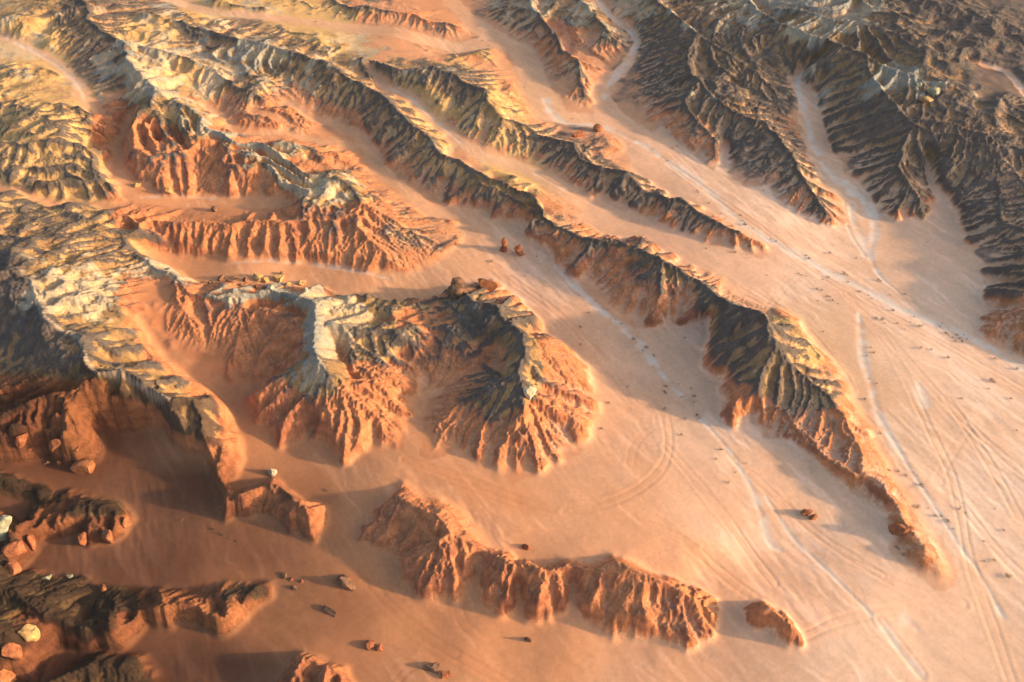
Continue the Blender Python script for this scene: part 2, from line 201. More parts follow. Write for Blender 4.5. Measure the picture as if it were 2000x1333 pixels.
# sand: everything inside this outline is valley floor ...
SAND = [(1643,451),(1720,423),(1758,434),(1800,434),(1825,413),(1860,420),(1874,451),(1872,475),(1916,503),(1909,548),(1920,608),(1895,643),(1912,671),(1996,702),(2400,850),(2600,1700),(-600,1700),(-600,940),(-100,860),(0,838),(150,850),(301,840),(340,872),(385,900),(413,950),(430,985),(455,957),(479,897),(472,857),(455,846),(490,835),(510,832),(530,850),(542,890),(577,870),(605,850),(640,865),(655,899),(671,913),(700,885),(744,878),(783,884),(804,881),(835,901),(895,887),(940,915),(975,940),(1000,957),(1040,945),(1085,915),(1140,895),(1165,850),(1189,770),(1119,685),(1070,643),(1035,608),(1003,573),(968,540),(930,548),(902,562),(874,576),(807,592),(720,585),(665,577),(635,560),(560,548),(480,548),(400,550),(371,548),(350,528),(301,515),(280,500),(300,498),(371,500),(451,517),(525,516),(605,512),(665,527),(702,533),(765,540),(807,540),(867,515),(909,470),(897,435),(1016,440),(1030,470),(1070,495),(1080,522),(1105,537),(1157,592),(1196,624),(1245,642),(1297,645),(1387,629),(1375,730),(1410,748),(1402,814),(1430,857),(1466,812),(1482,850),(1527,864),(1576,890),(1615,938),(1671,982),(1715,1006),(1737,1052),(1720,1093),(1772,1128),(1825,1160),(1880,1150),(1886,1128),(1867,1083),(1839,1034),(1800,981),(1765,925),(1744,876),(1720,835),(1681,776),(1650,723),(1604,678),(1566,622),(1524,594),(1440,566),(1405,531),(1321,503),(1297,492),(1245,471),(1175,450),(1140,425),(1168,390),(1217,404),(1252,429),(1315,453),(1387,480),(1447,491),(1489,512),(1512,505),(1492,471),(1452,448),(1405,414),(1345,393),(1315,379),(1245,334),(1224,290),(1297,252),(1322,284),(1352,312),(1377,352),(1405,332),(1419,352),(1454,373),(1496,369),(1510,390),(1552,425),(1587,439)]
# ... except these islands
ISLES = {1:[(785,925),(830,955),(880,985),(920,1010),(960,1050),(1010,1082),(1060,1088),(1120,1088),(1195,1076),(1260,1098),(1330,1135),(1400,1175),(1415,1205),(1400,1250),(1340,1268),(1300,1255),(1240,1248),(1170,1245),(1135,1225),(1120,1195),(1090,1208),(1035,1222),(1012,1195),(985,1212),(965,1212),(940,1166),(930,1125),(890,1180),(845,1172),(800,1150),(775,1137),(770,1085),(735,1080),(690,1067),(700,1025),(745,980),(775,935)],
 2:[(1450,1195),(1475,1183),(1510,1176),(1530,1195),(1562,1232),(1566,1256),(1527,1262),(1508,1240),(1472,1240)],
 23:[(425,955),(440,940),(490,945),(525,933),(546,932),(560,945),(595,980),(643,980),(634,1034),(624,1067),(574,1040),(525,1012),(465,1008),(440,1020),(428,1000)],
 24:[(50,1000),(70,975),(160,955),(217,968),(245,990),(262,1015),(245,1043),(212,1064),(170,1071),(150,1050),(104,1050),(75,1060)],
 25:[(-80,1070),(20,1105),(90,1110),(170,1122),(260,1135),(330,1150),(345,1170),(350,1225),(297,1214),(240,1266),(165,1275),(120,1262),(90,1300),(80,1340),(-80,1360)],
 26:[(330,1175),(340,1145),(430,1122),(505,1125),(541,1134),(532,1178),(495,1208),(467,1238),(427,1240),(390,1215),(350,1215)],
 27:[(580,1270),(640,1278),(680,1300),(700,1340),(690,1400),(500,1400),(540,1320)],
 28:[(-80,990),(10,1000),(66,1030),(80,1078),(55,1108),(10,1130),(-80,1150)],
 31:[(80,1340),(130,1290),(210,1275),(300,1285),(340,1320),(350,1400),(60,1400)],32:[(-80,915),(30,925),(90,940),(110,965),(60,985),(-80,990)],
 29:[(-80,800),(40,810),(130,800),(195,850),(200,905),(160,925),(110,890),(60,900),(-80,905)]}
# narrow valley floors: (x, y, half width); their height follows FLOOR
WASH = [
 [(560,203,3),(616,236,5),(650,241,6),(695,259,7),(723,290,8),(737,329,8),(762,352,9),(800,381,10),(846,416,12),(895,418,13),(925,425,20),(940,470,30)],
 [(315,-5,7),(420,25,7),(560,38,10),(700,56,14),(790,68,16),(895,95,14),(965,78,22),(1017,98,20),(1037,140,22),(1052,178,22),(1075,222,24),(1105,232,18),(1175,236,20),(1245,266,26),(1315,297,24),(1346,325,24),(1420,390,28)],
 [(880,0,12),(905,25,12),(935,52,14),(970,72,18)],
 [(723,133,4),(751,171,5),(797,185,5),(825,217,5),(853,238,5),(895,276,7),(940,304,8),(986,318,10),(1045,339,12),(1101,371,14),(1150,405,16),(1196,430,18)],
 [(1168,0,4),(1189,28,4),(1227,56,4),(1246,82,4),(1228,120,6),(1196,152,10),(1172,178,14),(1185,215,20),(1215,240,20)],
 [(1597,129,4),(1562,138,5),(1556,158,8),(1578,190,16),(1586,230,18),(1598,290,20),(1625,343,20),(1670,385,24),(1690,430,24)],
 [(1412,290,5),(1412,320,7),(1400,345,10)],
 [(1810,315,4),(1818,364,6),(1842,388,8),(1855,420,12)],
 [(273,615,3),(300,655,4),(339,699,6),(380,730,8),(413,748,10),(450,770,12),(468,800,14),(478,835,16),(500,870,20)],
 [(504,755,6),(475,775,8)],
 [(245,385,6),(280,388,9),(350,397,11),(420,393,10),(507,396,11),(560,398,10)],
 [(-40,362,1.5),(0,367,1.5),(35,370,1.5),(56,384,1.5),(90,392,1.5),(103,406,1.5),(136,404,2),(196,400,2),(245,397,3)],
 [(258,222,2),(240,250,4),(228,285,7),(228,330,10),(240,360,6),(262,380,5)],
 [(-30,60,4),(31,82,4),(77,100,4),(105,117,4),(150,161,5),(165,195,6),(185,222,4)],
 [(400,205,1),(437,228,1.5),(469,262,2.5),(560,259,3),(630,278,4),(690,285,6)],
 [(804,885,12),(810,830,8),(824,775,4),(828,745,2)],[(815,790,2.5),(785,778,1.5)],[(826,772,2.5),(860,770,1.5)],
 [(723,875,6),(735,850,3)],[(600,865,8),(610,840,5)],
 [(930,1165,10),(932,1120,4)],[(1014,1195,6),(1014,1150,3)],[(1115,1200,9),(1120,1150,5)],
]
WASH += [[(1895,122,1),(1965,140,3),(2010,190,3)]]
crest(30,(1560,20,21),(1680,45,20),(1800,80,18),(1900,106,16),(1960,118,15)); crest(30,(1700,112,19),(1790,150,17.5),(1900,175,16),(2010,205,15)); crest(30,(1780,228,17),(1880,245,16),(2010,295,15)); crest(30,(1600,-20,21),(1700,-5,20),(1850,25,18),(2010,70,17)); crest(30,(1930,290,14),(1980,330,13),(2040,420,12)); crest(30,(2000,130,16),(2060,180,16))

# ------------------------------------------------------------------ noise
def vnoise(x, y, s, seed):
    r = np.random.default_rng(seed).random((256, 256)).astype(np.float32)
    x = np.asarray(x) / s + 37.13; y = np.asarray(y) / s + 11.71
    xi = np.floor(x).astype(np.int64); yi = np.floor(y).astype(np.int64)
    fx = (x - xi).astype(np.float32); fy = (y - yi).astype(np.float32)
    fx = fx * fx * fx * (fx * (fx * 6 - 15) + 10); fy = fy * fy * fy * (fy * (fy * 6 - 15) + 10)
    x0 = xi & 255; x1 = (xi + 1) & 255; y0 = yi & 255; y1 = (yi + 1) & 255
    a = r[y0, x0]; b = r[y0, x1]; c = r[y1, x0]; d = r[y1, x1]
    return (a + (b - a) * fx + (c - a) * fy + (a - b - c + d) * fx * fy) * 2 - 1
def fbm(x, y, s, seed, oct=4, gain=.5):
    o = 0; a = 1; t = 0
    for k in range(oct):
        o = o + a * vnoise(x * (0.8) + y * 0.6, y * 0.8 - x * 0.6, s / 2 ** k, seed + k * 17); t += a; a *= gain
    return o / t

# ------------------------------------------------------------------ the height field
DX = 0.42
X0, X1, Y0, Y1 = -310.0, 310.0, 8.0, 448.0
NX = int((X1 - X0) / DX) // 32 * 32; NY = int((Y1 - Y0) / DX) // 32 * 32
gx = X0 + (np.arange(NX) + .5) * DX; gy = Y0 + (np.arange(NY) + .5) * DX
GX, GY = np.meshgrid(gx, gy)
cgx, cgy = GX[::8, ::8], GY[::8, ::8]          # slow fields on a 4 m grid
def up8(a):
    return resample(a, (NY, NX))
def resample(a, shape):
    n, m = a.shape
    yy = np.clip((np.arange(shape[0]) + .5) * n / shape[0] - .5, 0, n - 1); xx = np.clip((np.arange(shape[1]) + .5) * m / shape[1] - .5, 0, m - 1)
    y0 = np.minimum(yy.astype(int), n - 2); x0 = np.minimum(xx.astype(int), m - 2)
    fy = (yy - y0)[:, None]; fx = (xx - x0)[None]
    t = a[:, x0] * (1 - fx) + a[:, x0 + 1] * fx
    return t[y0] * (1 - fy) + t[y0 + 1] * fy
CPX, CPY = to_photo(cgx, cgy, 4.0)
FL = up8(floor_px(CPX, CPY))
FL += 0.12 * fbm(GX, GY, 14, 5, 3) 

def raster_poly(pts, mask, val=True, zoff=0):
    p = np.array(pts, float); z = floor_px(p[:, 0], p[:, 1]) + zoff
    wx, wy = ground(p[:, 0], p[:, 1], z)
    i0 = max(int((wx.min() - X0) / DX) - 1, 0); i1 = min(int((wx.max() - X0) / DX) + 2, NX)
    j0 = max(int((wy.min() - Y0) / DX) - 1, 0); j1 = min(int((wy.max() - Y0) / DX) + 2, NY)
    wob = .9
    xs = GX[j0:j1, i0:i1] + WOBX[j0:j1, i0:i1]; ys = GY[j0:j1, i0:i1] + WOBY[j0:j1, i0:i1]
    ins = np.zeros(xs.shape, bool)
    n = len(wx)
    for k in range(n):
        xa, ya, xb, yb = wx[k - 1], wy[k - 1], wx[k], wy[k]
        if ya == yb: continue
        lo, hi = (ya, yb) if ya < yb else (yb, ya)
        ja = max(int((lo - 2 - Y0) / DX) - j0, 0); jb = min(int((hi + 2 - Y0) / DX) + 2 - j0, j1 - j0)
        if jb <= ja: continue
        Y = ys[ja:jb]
        c = (ya > Y) != (yb > Y)
        ins[ja:jb] ^= c & (xs[ja:jb] < (xb - xa) * (Y - ya) / (yb - ya) + xa)
    mask[j0:j1, i0:i1][ins] = val
WOBX = 1.6 * fbm(GX, GY, 7, 21, 3); WOBY = 1.6 * fbm(GX, GY, 7, 22, 3)
sand = np.zeros((NY, NX), bool)
raster_poly(SAND, sand)
for k, p in ISLES.items(): raster_poly(p, sand, False)
def line_pts(p, step=0.35):
    """dense samples of a polyline in world space; columns kept after x, y"""
    out = []
    for a, b in zip(p[:-1], p[1:]):
        n = max(int(math.hypot(b[0] - a[0], b[1] - a[1]) / step), 1)
        t = np.arange(n)[:, None] / n
        out.append(a + (b - a) * t)
    out.append(p[-1:]); return np.concatenate(out)
def mpp(px, py):            # metres per photo pixel there
    x, y = ground(px, py, 3.0)
    return (y * CP + (H - 3) * SP) * TX / 1000.0
def stamp(cx, cy, r, mask):
    for x, y, q in zip(cx, cy, r):
        i0 = max(int((x - q - X0) / DX), 0); i1 = min(int((x + q - X0) / DX) + 2, NX); j0 = max(int((y - q - Y0) / DX), 0); j1 = min(int((y + q - Y0) / DX) + 2, NY)
        if i1 <= i0 or j1 <= j0: continue
        mask[j0:j1, i0:i1] |= (GX[j0:j1, i0:i1] + WOBX[j0:j1, i0:i1] * .5 - x) ** 2 + (GY[j0:j1, i0:i1] + WOBY[j0:j1, i0:i1] * .5 - y) ** 2 < q * q
for w in WASH:
    p = np.array(w, float); z = floor_px(p[:, 0], p[:, 1])
    x, y = ground(p[:, 0], p[:, 1], z)
    q = line_pts(np.stack([x, y, np.maximum(p[:, 2] * mpp(p[:, 0], p[:, 1]), .4)], 1), 0.9)
    stamp(q[:, 0], q[:, 1], q[:, 2], sand)
CON = np.where(sand, FL, np.nan)
RID = []       # survey points with ridge ids, used later to tell the ridges apart
LINES = []
def put(q, con):
    i = ((q[:, 0] - X0) / DX).astype(int); j = ((q[:, 1] - Y0) / DX).astype(int)
    ok = (i >= 0) & (j >= 0) & (i < NX) & (j < NY)
    i, j, z = i[ok], j[ok], q[ok, 2]
    old = con[j, i]
    con[j, i] = np.where(np.isnan(old), z, np.maximum(old, z))
RSCALE = {31: 1, 32: 1, 1: .6, 24: 1.3, 25: 1.25, 26: 1.2, 27: 1.2, 28: 1.2, 29: 1.2, 2: .8, 23: .9, 22: .66, 17: .72, 18: .75, 19: .75, 20: .72}
for rid, p in R:
    f = floor_px(p[:, 0], p[:, 1])
    zz = f + (p[:, 2] - f) * RSCALE.get(rid, .64)
    x, y = ground(p[:, 0], p[:, 1], zz)
    q = line_pts(np.stack([x, y, zz], 1))
    q[:, 2] += 0.35 * vnoise(q[:, 0], q[:, 1], 5.0, 77) * np.clip(q[:, 2] / 8, .2, 1)
    q[:, 0] += .8 * vnoise(q[:, 0], q[:, 1], 4.0, 78); q[:, 1] += .8 * vnoise(q[:, 0], q[:, 1], 4.0, 79)
    LINES.append((rid, q))
    RID.append(np.concatenate([q[::6, :2], np.full((len(q[::6]), 1), rid)], 1))
    put(q, CON)
RID = np.concatenate(RID)
def solve(con):
    """membrane through the survey lines, coarse to fine"""
    levels = [con]
    while min(levels[-1].shape) > 30:
        c = levels[-1]; n, m = c.shape
        n -= n % 2; m -= m % 2
        b = c[:n, :m].reshape(n // 2, 2, m // 2, 2)
        k = ~np.isnan(b); s = np.where(k, b, 0).sum((1, 3)); w = k.sum((1, 3))
        levels.append(np.where(w > 0, s / np.maximum(w, 1), np.nan))
    z = np.where(np.isnan(levels[-1]), np.nanmean(levels[-1]), levels[-1])
    for li, c in enumerate(reversed(levels)):
        if z.shape != c.shape: z = resample(z, c.shape)
        fixed = ~np.isnan(c); z = np.where(fixed, c, z).astype(np.float32); c = np.where(fixed, c, 0).astype(np.float32)
        for it in range(60 if li < len(levels) - 1 else 30):
            p = np.pad(z, 1, mode='edge')
            z = np.where(fixed, c, .25 * (p[:-2, 1:-1] + p[2:, 1:-1] + p[1:-1, :-2] + p[1:-1, 2:]))
    return z.astype(np.float64)
Z = solve(CON)
ZB = Z.copy()
print('membrane', round(time.time() - T0, 1))

# regional character: photo position -> red level above the floor (m), dark crust, pale beds, ochre, erosion, sand tint (high values also paint in dimness)
CTRL = [((1050,1130),(30,.10,.0,.0,1.7,.50)),((1110,1085),(30,.0,.0,.0,.05,.42)),((950,1035),(30,.0,.0,.0,.1,.46)),((1270,1095),(30,.0,.0,.0,.1,.36)),((1190,1070),(30,0,0,0,.05,.38)),((870,985),(30,.1,0,0,.2,.5)),((800,1080),(30,.18,.0,.0,1.5,.62)),((1350,1200),(30,.05,.0,.0,1.7,.35)),((1520,1220),(30,.05,.0,.0,1.4,.25)),
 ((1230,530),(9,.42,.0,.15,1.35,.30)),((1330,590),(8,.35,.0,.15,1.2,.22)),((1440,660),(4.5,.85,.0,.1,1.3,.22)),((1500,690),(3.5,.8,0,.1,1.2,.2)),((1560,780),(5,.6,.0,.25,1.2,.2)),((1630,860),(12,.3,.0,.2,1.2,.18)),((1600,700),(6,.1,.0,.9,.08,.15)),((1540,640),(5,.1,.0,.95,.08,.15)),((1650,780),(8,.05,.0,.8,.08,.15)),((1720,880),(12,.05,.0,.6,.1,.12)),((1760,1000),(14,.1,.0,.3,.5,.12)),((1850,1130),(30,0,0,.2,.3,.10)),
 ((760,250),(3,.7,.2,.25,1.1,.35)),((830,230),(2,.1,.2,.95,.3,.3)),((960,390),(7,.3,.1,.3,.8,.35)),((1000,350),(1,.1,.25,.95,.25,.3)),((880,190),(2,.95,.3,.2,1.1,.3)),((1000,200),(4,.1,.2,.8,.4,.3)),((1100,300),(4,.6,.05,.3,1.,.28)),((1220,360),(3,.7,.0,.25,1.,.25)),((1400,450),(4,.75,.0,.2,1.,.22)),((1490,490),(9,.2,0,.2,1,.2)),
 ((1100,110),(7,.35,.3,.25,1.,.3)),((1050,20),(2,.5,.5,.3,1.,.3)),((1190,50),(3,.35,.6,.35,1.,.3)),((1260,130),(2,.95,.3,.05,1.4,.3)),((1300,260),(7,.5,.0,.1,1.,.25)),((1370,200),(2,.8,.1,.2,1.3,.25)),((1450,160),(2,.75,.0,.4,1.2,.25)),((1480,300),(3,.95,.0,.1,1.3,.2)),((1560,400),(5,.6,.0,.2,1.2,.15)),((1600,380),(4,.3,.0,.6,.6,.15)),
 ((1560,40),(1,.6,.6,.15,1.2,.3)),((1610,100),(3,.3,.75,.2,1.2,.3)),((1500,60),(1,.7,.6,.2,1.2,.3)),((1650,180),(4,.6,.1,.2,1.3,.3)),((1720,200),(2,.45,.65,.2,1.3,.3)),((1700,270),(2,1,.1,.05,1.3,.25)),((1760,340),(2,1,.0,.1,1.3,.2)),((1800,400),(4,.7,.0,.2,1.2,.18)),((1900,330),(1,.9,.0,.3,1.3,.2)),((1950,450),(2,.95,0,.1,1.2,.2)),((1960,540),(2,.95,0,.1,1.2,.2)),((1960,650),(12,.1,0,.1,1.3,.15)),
 ((1800,40),(0,1.05,.1,.12,1.2,.45)),((1900,120),(0,1.05,.1,.12,1.2,.45)),((1960,40),(0,1.05,.0,.1,1.2,.45)),((1850,230),(0,.8,.12,.3,1.,.45)),((1740,120),(0,.75,.3,.25,1.,.45)),((1980,330),(0,.75,.0,.35,1.,.4)),  # top right: crust raised and ochre cut to paint in weaker light
 ((800,40),(7,.3,.05,.35,1.,.4)),((700,10),(4,.4,.1,.4,1.,.4)),((900,120),(4,.2,.1,.6,.5,.35)),((600,60),(1,.15,.3,.9,.5,.4)),((300,40),(0,.8,.4,.3,.9,.35)),((450,90),(0,.75,.35,.4,1.,.35)),((400,40),(0,.1,.3,1,.4,.35)),((560,130),(1,.6,.55,.4,1.,.35)),((640,90),(1,.15,.6,.9,.5,.35)),((650,170),(2,.5,.6,.5,1.,.35)),
 ((200,60),(0,.9,.3,.3,1.,.35)),((60,50),(0,.45,.4,.7,.7,.35)),((60,140),(0,.2,.4,.95,.6,.35)),((220,160),(0,.8,.35,.4,.9,.35)),((300,110),(0,.15,.3,1,.4,.3)),((380,130),(0,.7,.3,.4,.9,.3)),((430,190),(1,.3,.8,.7,.8,.3)),((350,190),(0,.1,.5,1,.4,.3)),((330,240),(5,.5,.7,.5,.8,.4)),((470,210),(6,.6,.2,.5,.9,.4)),((560,240),(8,.2,.1,.6,.9,.45)),((640,290),(10,.1,.05,.5,.9,.45)),((390,300),(8,.3,.6,.5,.8,.5)),((500,300),(7,.3,.9,.4,.7,.5)),((640,390),(5,.5,.7,.7,.7,.5)),((560,340),(7,.3,.7,.5,.7,.5)),((400,350),(12,.2,.1,.2,1.,.5)),((250,300),(14,.05,.0,.2,.5,.55)),
 ((100,230),(0,.35,.2,.8,.7,.4)),((120,310),(0,.45,.1,.75,.7,.4)),((50,300),(0,.38,.15,.8,.7,.4)),((150,370),(1,.45,.1,.7,.6,.45)),((60,440),(0,.5,.1,.6,.7,.5)),((180,450),(0,.5,.05,.6,.6,.5)),((100,520),(0,.6,.2,.4,.7,.5)),((260,450),(14,.1,.0,.3,.9,.6)),((400,470),(14,.4,.0,.5,1.0,.6)),((560,480),(14,.25,.05,.35,1.0,.55)),((680,470),(12,.25,.1,.4,1.,.5)),((800,460),(5,.4,.1,.6,.8,.42)),
 ((30,620),(0,.9,.25,.4,.9,.5)),((60,700),(0,.85,.25,.4,.9,.55)),((150,740),(1,.7,.1,.4,.9,.55)),((250,780),(1,.55,.15,.4,.8,.6)),((150,600),(1,.35,.7,.6,.7,.5)),((200,680),(2,.3,.85,.5,.6,.5)),((270,690),(6,.25,.5,.4,.6,.55)),((350,740),(12,.15,.15,.3,.7,.6)),((300,640),(10,.3,.2,.2,.9,.6)),((330,560),(4,.4,.85,.4,.8,.55)),((400,620),(8,.4,.5,.2,.9,.6)),((460,590),(5,.35,.8,.4,.8,.55)),((540,580),(6,.45,.75,.3,.8,.5)),((480,680),(16,.2,.0,.0,1.3,.6)),((560,700),(16,.2,.0,.0,1.3,.6)),((610,690),(9,.2,.85,.2,.8,.55)),((520,550),(3,.4,.5,.6,.5,.5)),((250,520),(2,.6,.3,.5,.8,.5)),
 ((670,650),(5,.1,.95,.6,.7,.5)),((720,690),(6,.65,.3,.5,.9,.5)),((790,660),(9,.2,.1,.6,.7,.5)),((740,600),(5,.45,.2,.6,.7,.5)),((850,620),(7,.5,.05,.4,1.,.45)),((960,660),(5,.9,.0,.3,1.3,.4)),((930,740),(7,.5,.0,.2,1.1,.42)),((1010,740),(8,.4,.4,.4,.9,.4)),((950,810),(6,.6,.05,.4,1.4,.42)),((1080,720),(14,.08,.0,.6,.4,.34)),((1040,860),(13,.2,.0,.3,1.5,.4)),((1130,850),(12,.2,.1,.4,.7,.36)),((700,800),(12,.35,.1,.2,1.4,.52)),((620,770),(7,.3,.6,.2,.9,.58)),((640,860),(16,.1,.05,.1,1.3,.6)),((560,850),(20,.1,0,.1,.8,.66)),
 ((400,870),(8,.75,.0,.1,1.3,.75)),((450,820),(14,.2,0,.2,.8,.7)),((530,970),(12,.45,.0,.1,1.3,.78)),((200,830),(20,.1,.0,.0,.7,1.)),((80,850),(20,.15,.0,.0,1.4,1.)),((80,890),(20,.15,.0,.0,1.4,1.)),((180,1000),(2,.6,.0,.1,.6,.9)),((180,1045),(15,.1,0,.1,1.4,.9)),((200,1185),(1.5,.75,.0,.15,.7,.95)),((450,1165),(1.5,.7,0,.15,.7,.85)),((60,1150),(2,.8,0,.1,.7,.95)),((450,1225),(14,.1,0,.1,1.4,.85)),((230,1245),(14,.1,0,.1,1.4,.92)),((340,1205),(14,.1,0,.1,1.4,.9)),((180,1110),(2,.6,0,.1,1.2,.95)),((40,1060),(14,.2,.0,.1,1.4,.95)),((30,1260),(14,.3,.2,.1,.7,.97)),((200,1310),(0,1,0,.0,.6,1.)),((40,950),(0,.9,0,.1,.7,.95)),((630,1310),(14,.35,0,.1,1.3,.75)),  # left cliff wall: full tint paints its shadow into the rock colour
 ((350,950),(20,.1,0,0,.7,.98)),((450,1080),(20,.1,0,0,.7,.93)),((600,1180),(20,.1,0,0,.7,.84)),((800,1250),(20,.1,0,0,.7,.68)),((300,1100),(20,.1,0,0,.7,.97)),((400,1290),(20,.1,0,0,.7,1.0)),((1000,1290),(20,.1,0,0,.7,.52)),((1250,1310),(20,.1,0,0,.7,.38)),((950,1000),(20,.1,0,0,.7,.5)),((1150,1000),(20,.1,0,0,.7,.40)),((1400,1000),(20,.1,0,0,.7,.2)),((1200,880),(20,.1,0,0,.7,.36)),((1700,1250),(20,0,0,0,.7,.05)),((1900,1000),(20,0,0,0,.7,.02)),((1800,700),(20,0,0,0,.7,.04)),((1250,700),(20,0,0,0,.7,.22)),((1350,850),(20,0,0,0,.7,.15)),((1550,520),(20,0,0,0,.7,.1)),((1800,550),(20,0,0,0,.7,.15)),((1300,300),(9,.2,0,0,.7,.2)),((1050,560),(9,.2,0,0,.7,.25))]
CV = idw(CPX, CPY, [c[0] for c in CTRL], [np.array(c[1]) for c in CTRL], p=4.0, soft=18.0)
ERO = up8(CV[..., 4])

def blur(a, n=1):
    for _ in range(n):
        p = np.pad(a, 1, mode='edge')
        a = (p[:-2, 1:-1] + p[2:, 1:-1] + p[1:-1, :-2] + p[1:-1, 2:] + 4 * a) / 8
    return a
hill = ~sand
# cliff walls: steeper than the slopes, and not split into ribs
clf = np.zeros_like(CPX)
for fx0, fy0, fr in [(470,328,26),(500,325,26),(540,350,30),(580,378,28),(235,225,26),(258,245,26),(262,285,24),(300,308,24),(350,302,26),(200,290,30),(190,325,28),(215,365,24),(880,318,24),(920,335,24),(960,360,26),(1005,390,28),(1035,425,30),(1030,450,30),(30,805,34),(100,795,32),(170,805,32),(250,815,30),(310,815,24),(100,405,26),(160,408,26),(230,405,30),(256,460,30),(500,605,24),(560,625,28),(530,165,24),(1070,75,24),(1090,105,24)]:
    clf = np.maximum(clf, np.exp(-(((CPX - fx0) ** 2 + ((CPY - fy0) * 1.5) ** 2) / fr ** 2) ** 1.5))
CLF = up8(clf); ERO = ERO * (1 - .8 * CLF)
# side spurs: they leave each surveyed crest down the fall line and split the faces into ribs
S8 = blur(ZB[::4, ::4], 6); gy8, gx8 = np.gradient(S8, DX * 4)
pr = random.Random(3)
ribs = []
def rib(x, y, z, ang, drop, wander, fol=.97):
    pts = [(x, y, z)]
    for k in range(60):
        i = int((x - X0) / DX); j = int((y - Y0) / DX)
        if not (4 <= i < NX - 4 and 4 <= j < NY - 4): break
        gx_, gy_ = -gx8[j // 4, i // 4], -gy8[j // 4, i // 4]; m = math.hypot(gx_, gy_) + 1e-6
        a2 = math.atan2(gy_, gx_); da = (a2 - ang + math.pi) % (2 * math.pi) - math.pi
        ang += max(-.5, min(.5, da * .35 + pr.uniform(-wander, wander)))
        x += math.cos(ang) * .9; y += math.sin(ang) * .9; i2 = min(max(int((x - X0) / DX), 0), NX - 1); j2 = min(max(int((y - Y0) / DX), 0), NY - 1)
        z = min(z - .12, max(z - drop * .9 * (.7 + .6 * pr.random()), FL[j2, i2] + (ZB[j2, i2] - FL[j2, i2]) * fol))
        if z < FL[j, i] + .35 or sand[j, i]: break
        pts.append((x, y, z))
    return pts
for rid, q in LINES:
    L = 0; nxt = pr.uniform(1, 4)
    for k in range(1, len(q) - 1):
        L += math.hypot(q[k, 0] - q[k - 1, 0], q[k, 1] - q[k - 1, 1])
        if L < nxt: continue
        i = int((q[k, 0] - X0) / DX); j = int((q[k, 1] - Y0) / DX)
        if not (4 <= i < NX - 4 and 4 <= j < NY - 4): continue
        e = ERO[j, i]; hh = q[k, 2] - FL[j, i]
        nxt = L + pr.choice((.35, .6, .9, 1.3, 2.1)) * pr.uniform(.8, 1.2) * (1.8 + .28 * hh) / max(e, .3)
        if hh < 1.2: continue
        ta = math.atan2(q[k + 1, 1] - q[k - 1, 1], q[k + 1, 0] - q[k - 1, 0])
        for sd in (-1, 1):
            if pr.random() > e * .95: continue
            r_ = rib(q[k, 0], q[k, 1], q[k, 2], ta + sd * pr.uniform(1.1, 1.9), pr.uniform(.3, .72), .3)
            if len(r_) > 2:
                ribs.append(r_)
                for c in range(3, len(r_) - 2, 4):
                    if pr.random() < .5 * e:
                        x, y, z = r_[c]
                        s_ = rib(x, y, z - .15, math.atan2(r_[c + 1][1] - y, r_[c + 1][0] - x) + pr.choice((-1, 1)) * .8, .72, .3, .8)
                        if len(s_) > 2: ribs.append(s_)
# every crest and spur sheds straight slopes: highest of all the cones wins
top = np.full((NY, NX), np.nan)
for rid, q in LINES: put(q, top)
for r_ in ribs: put(line_pts(np.array(r_)), top)
top = np.where(np.isnan(top), -50.0, top)
SLP = np.clip(.24 + .70 * ERO + (.08 + .28 * ERO) * fbm(GX, GY, 9, 51, 2) + (.05 + .36 * ERO) * fbm(GX, GY, 1.7, 52, 2), .16, 1.8) + 2.2 * CLF
NB = [(1, 0), (-1, 0), (0, 1), (0, -1), (1, 1), (1, -1), (-1, 1), (-1, -1), (2, 1), (2, -1), (-2, 1), (-2, -1), (1, 2), (1, -2), (-1, 2), (-1, -2)]
def cones(t, slp, dx, n):
    h, w = t.shape
    for _ in range(n):
        P = np.pad(t, 2, constant_values=-99.0)
        for dj, di in NB:
            np.maximum(t, P[2 + dj:h + 2 + dj, 2 + di:w + 2 + di] - slp * (math.hypot(dj, di) * dx), out=t)
    return t
t2 = top.reshape(NY // 2, 2, NX // 2, 2).max((1, 3)).astype(np.float32)
t2 = cones(t2, SLP[::2, ::2].astype(np.float32), DX * 2, 14)
ROOF = cones(np.maximum(top, resample(t2, (NY, NX)) - .35).astype(np.float32), SLP.astype(np.float32), DX, 3).astype(np.float64)
FLATS = [(60,200,120),(100,300,120),(60,430,130),(160,450,90),(60,560,110),(60,650,110),(120,740,90),(250,780,60),(330,245,75),(330,200,60),(640,385,70),(560,310,50),(470,295,50),(220,30,60),(1850,100,200),(1900,200,150),(1760,60,130),(1950,330,70),(1800,160,100),(1860,240,80),
 (430,575,60),(540,570,70),(700,600,80),(180,600,90),(230,690,80),(200,770,60),(980,355,45),(800,205,40),(640,80,90),(560,50,70),(380,60,60),(300,100,60),(60,120,90),(930,110,60),(1000,190,50),(500,200,60),(1180,280,60),(1480,150,60),(940,670,70),(880,660,60),(450,1170,60),(230,1190,80),(150,1005,60),(60,1180,80),(50,1060,50),(900,690,70),(770,690,60),(400,330,60),(1400,200,60)]
kp = np.zeros_like(CPX)
for fx0, fy0, fr in FLATS: kp = np.maximum(kp, np.exp(-(((CPX - fx0) ** 2 + ((CPY - fy0) * 1.5) ** 2) / fr ** 2) ** 1.5))
keep = (1 - CLF) * np.maximum(np.clip(.6 - .46 * ERO, .12, .6), up8(kp))       # how far the ground between spurs follows the membrane
KP0 = up8(kp)
Z = np.maximum(np.maximum(ROOF, FL), FL + (ZB - FL) * (1 - CLF) * np.maximum(np.clip(.86 - .34 * ERO, .34, .8), KP0))
DS = np.where(sand, 0., 99.).astype(np.float32)  # distance to the valley floor
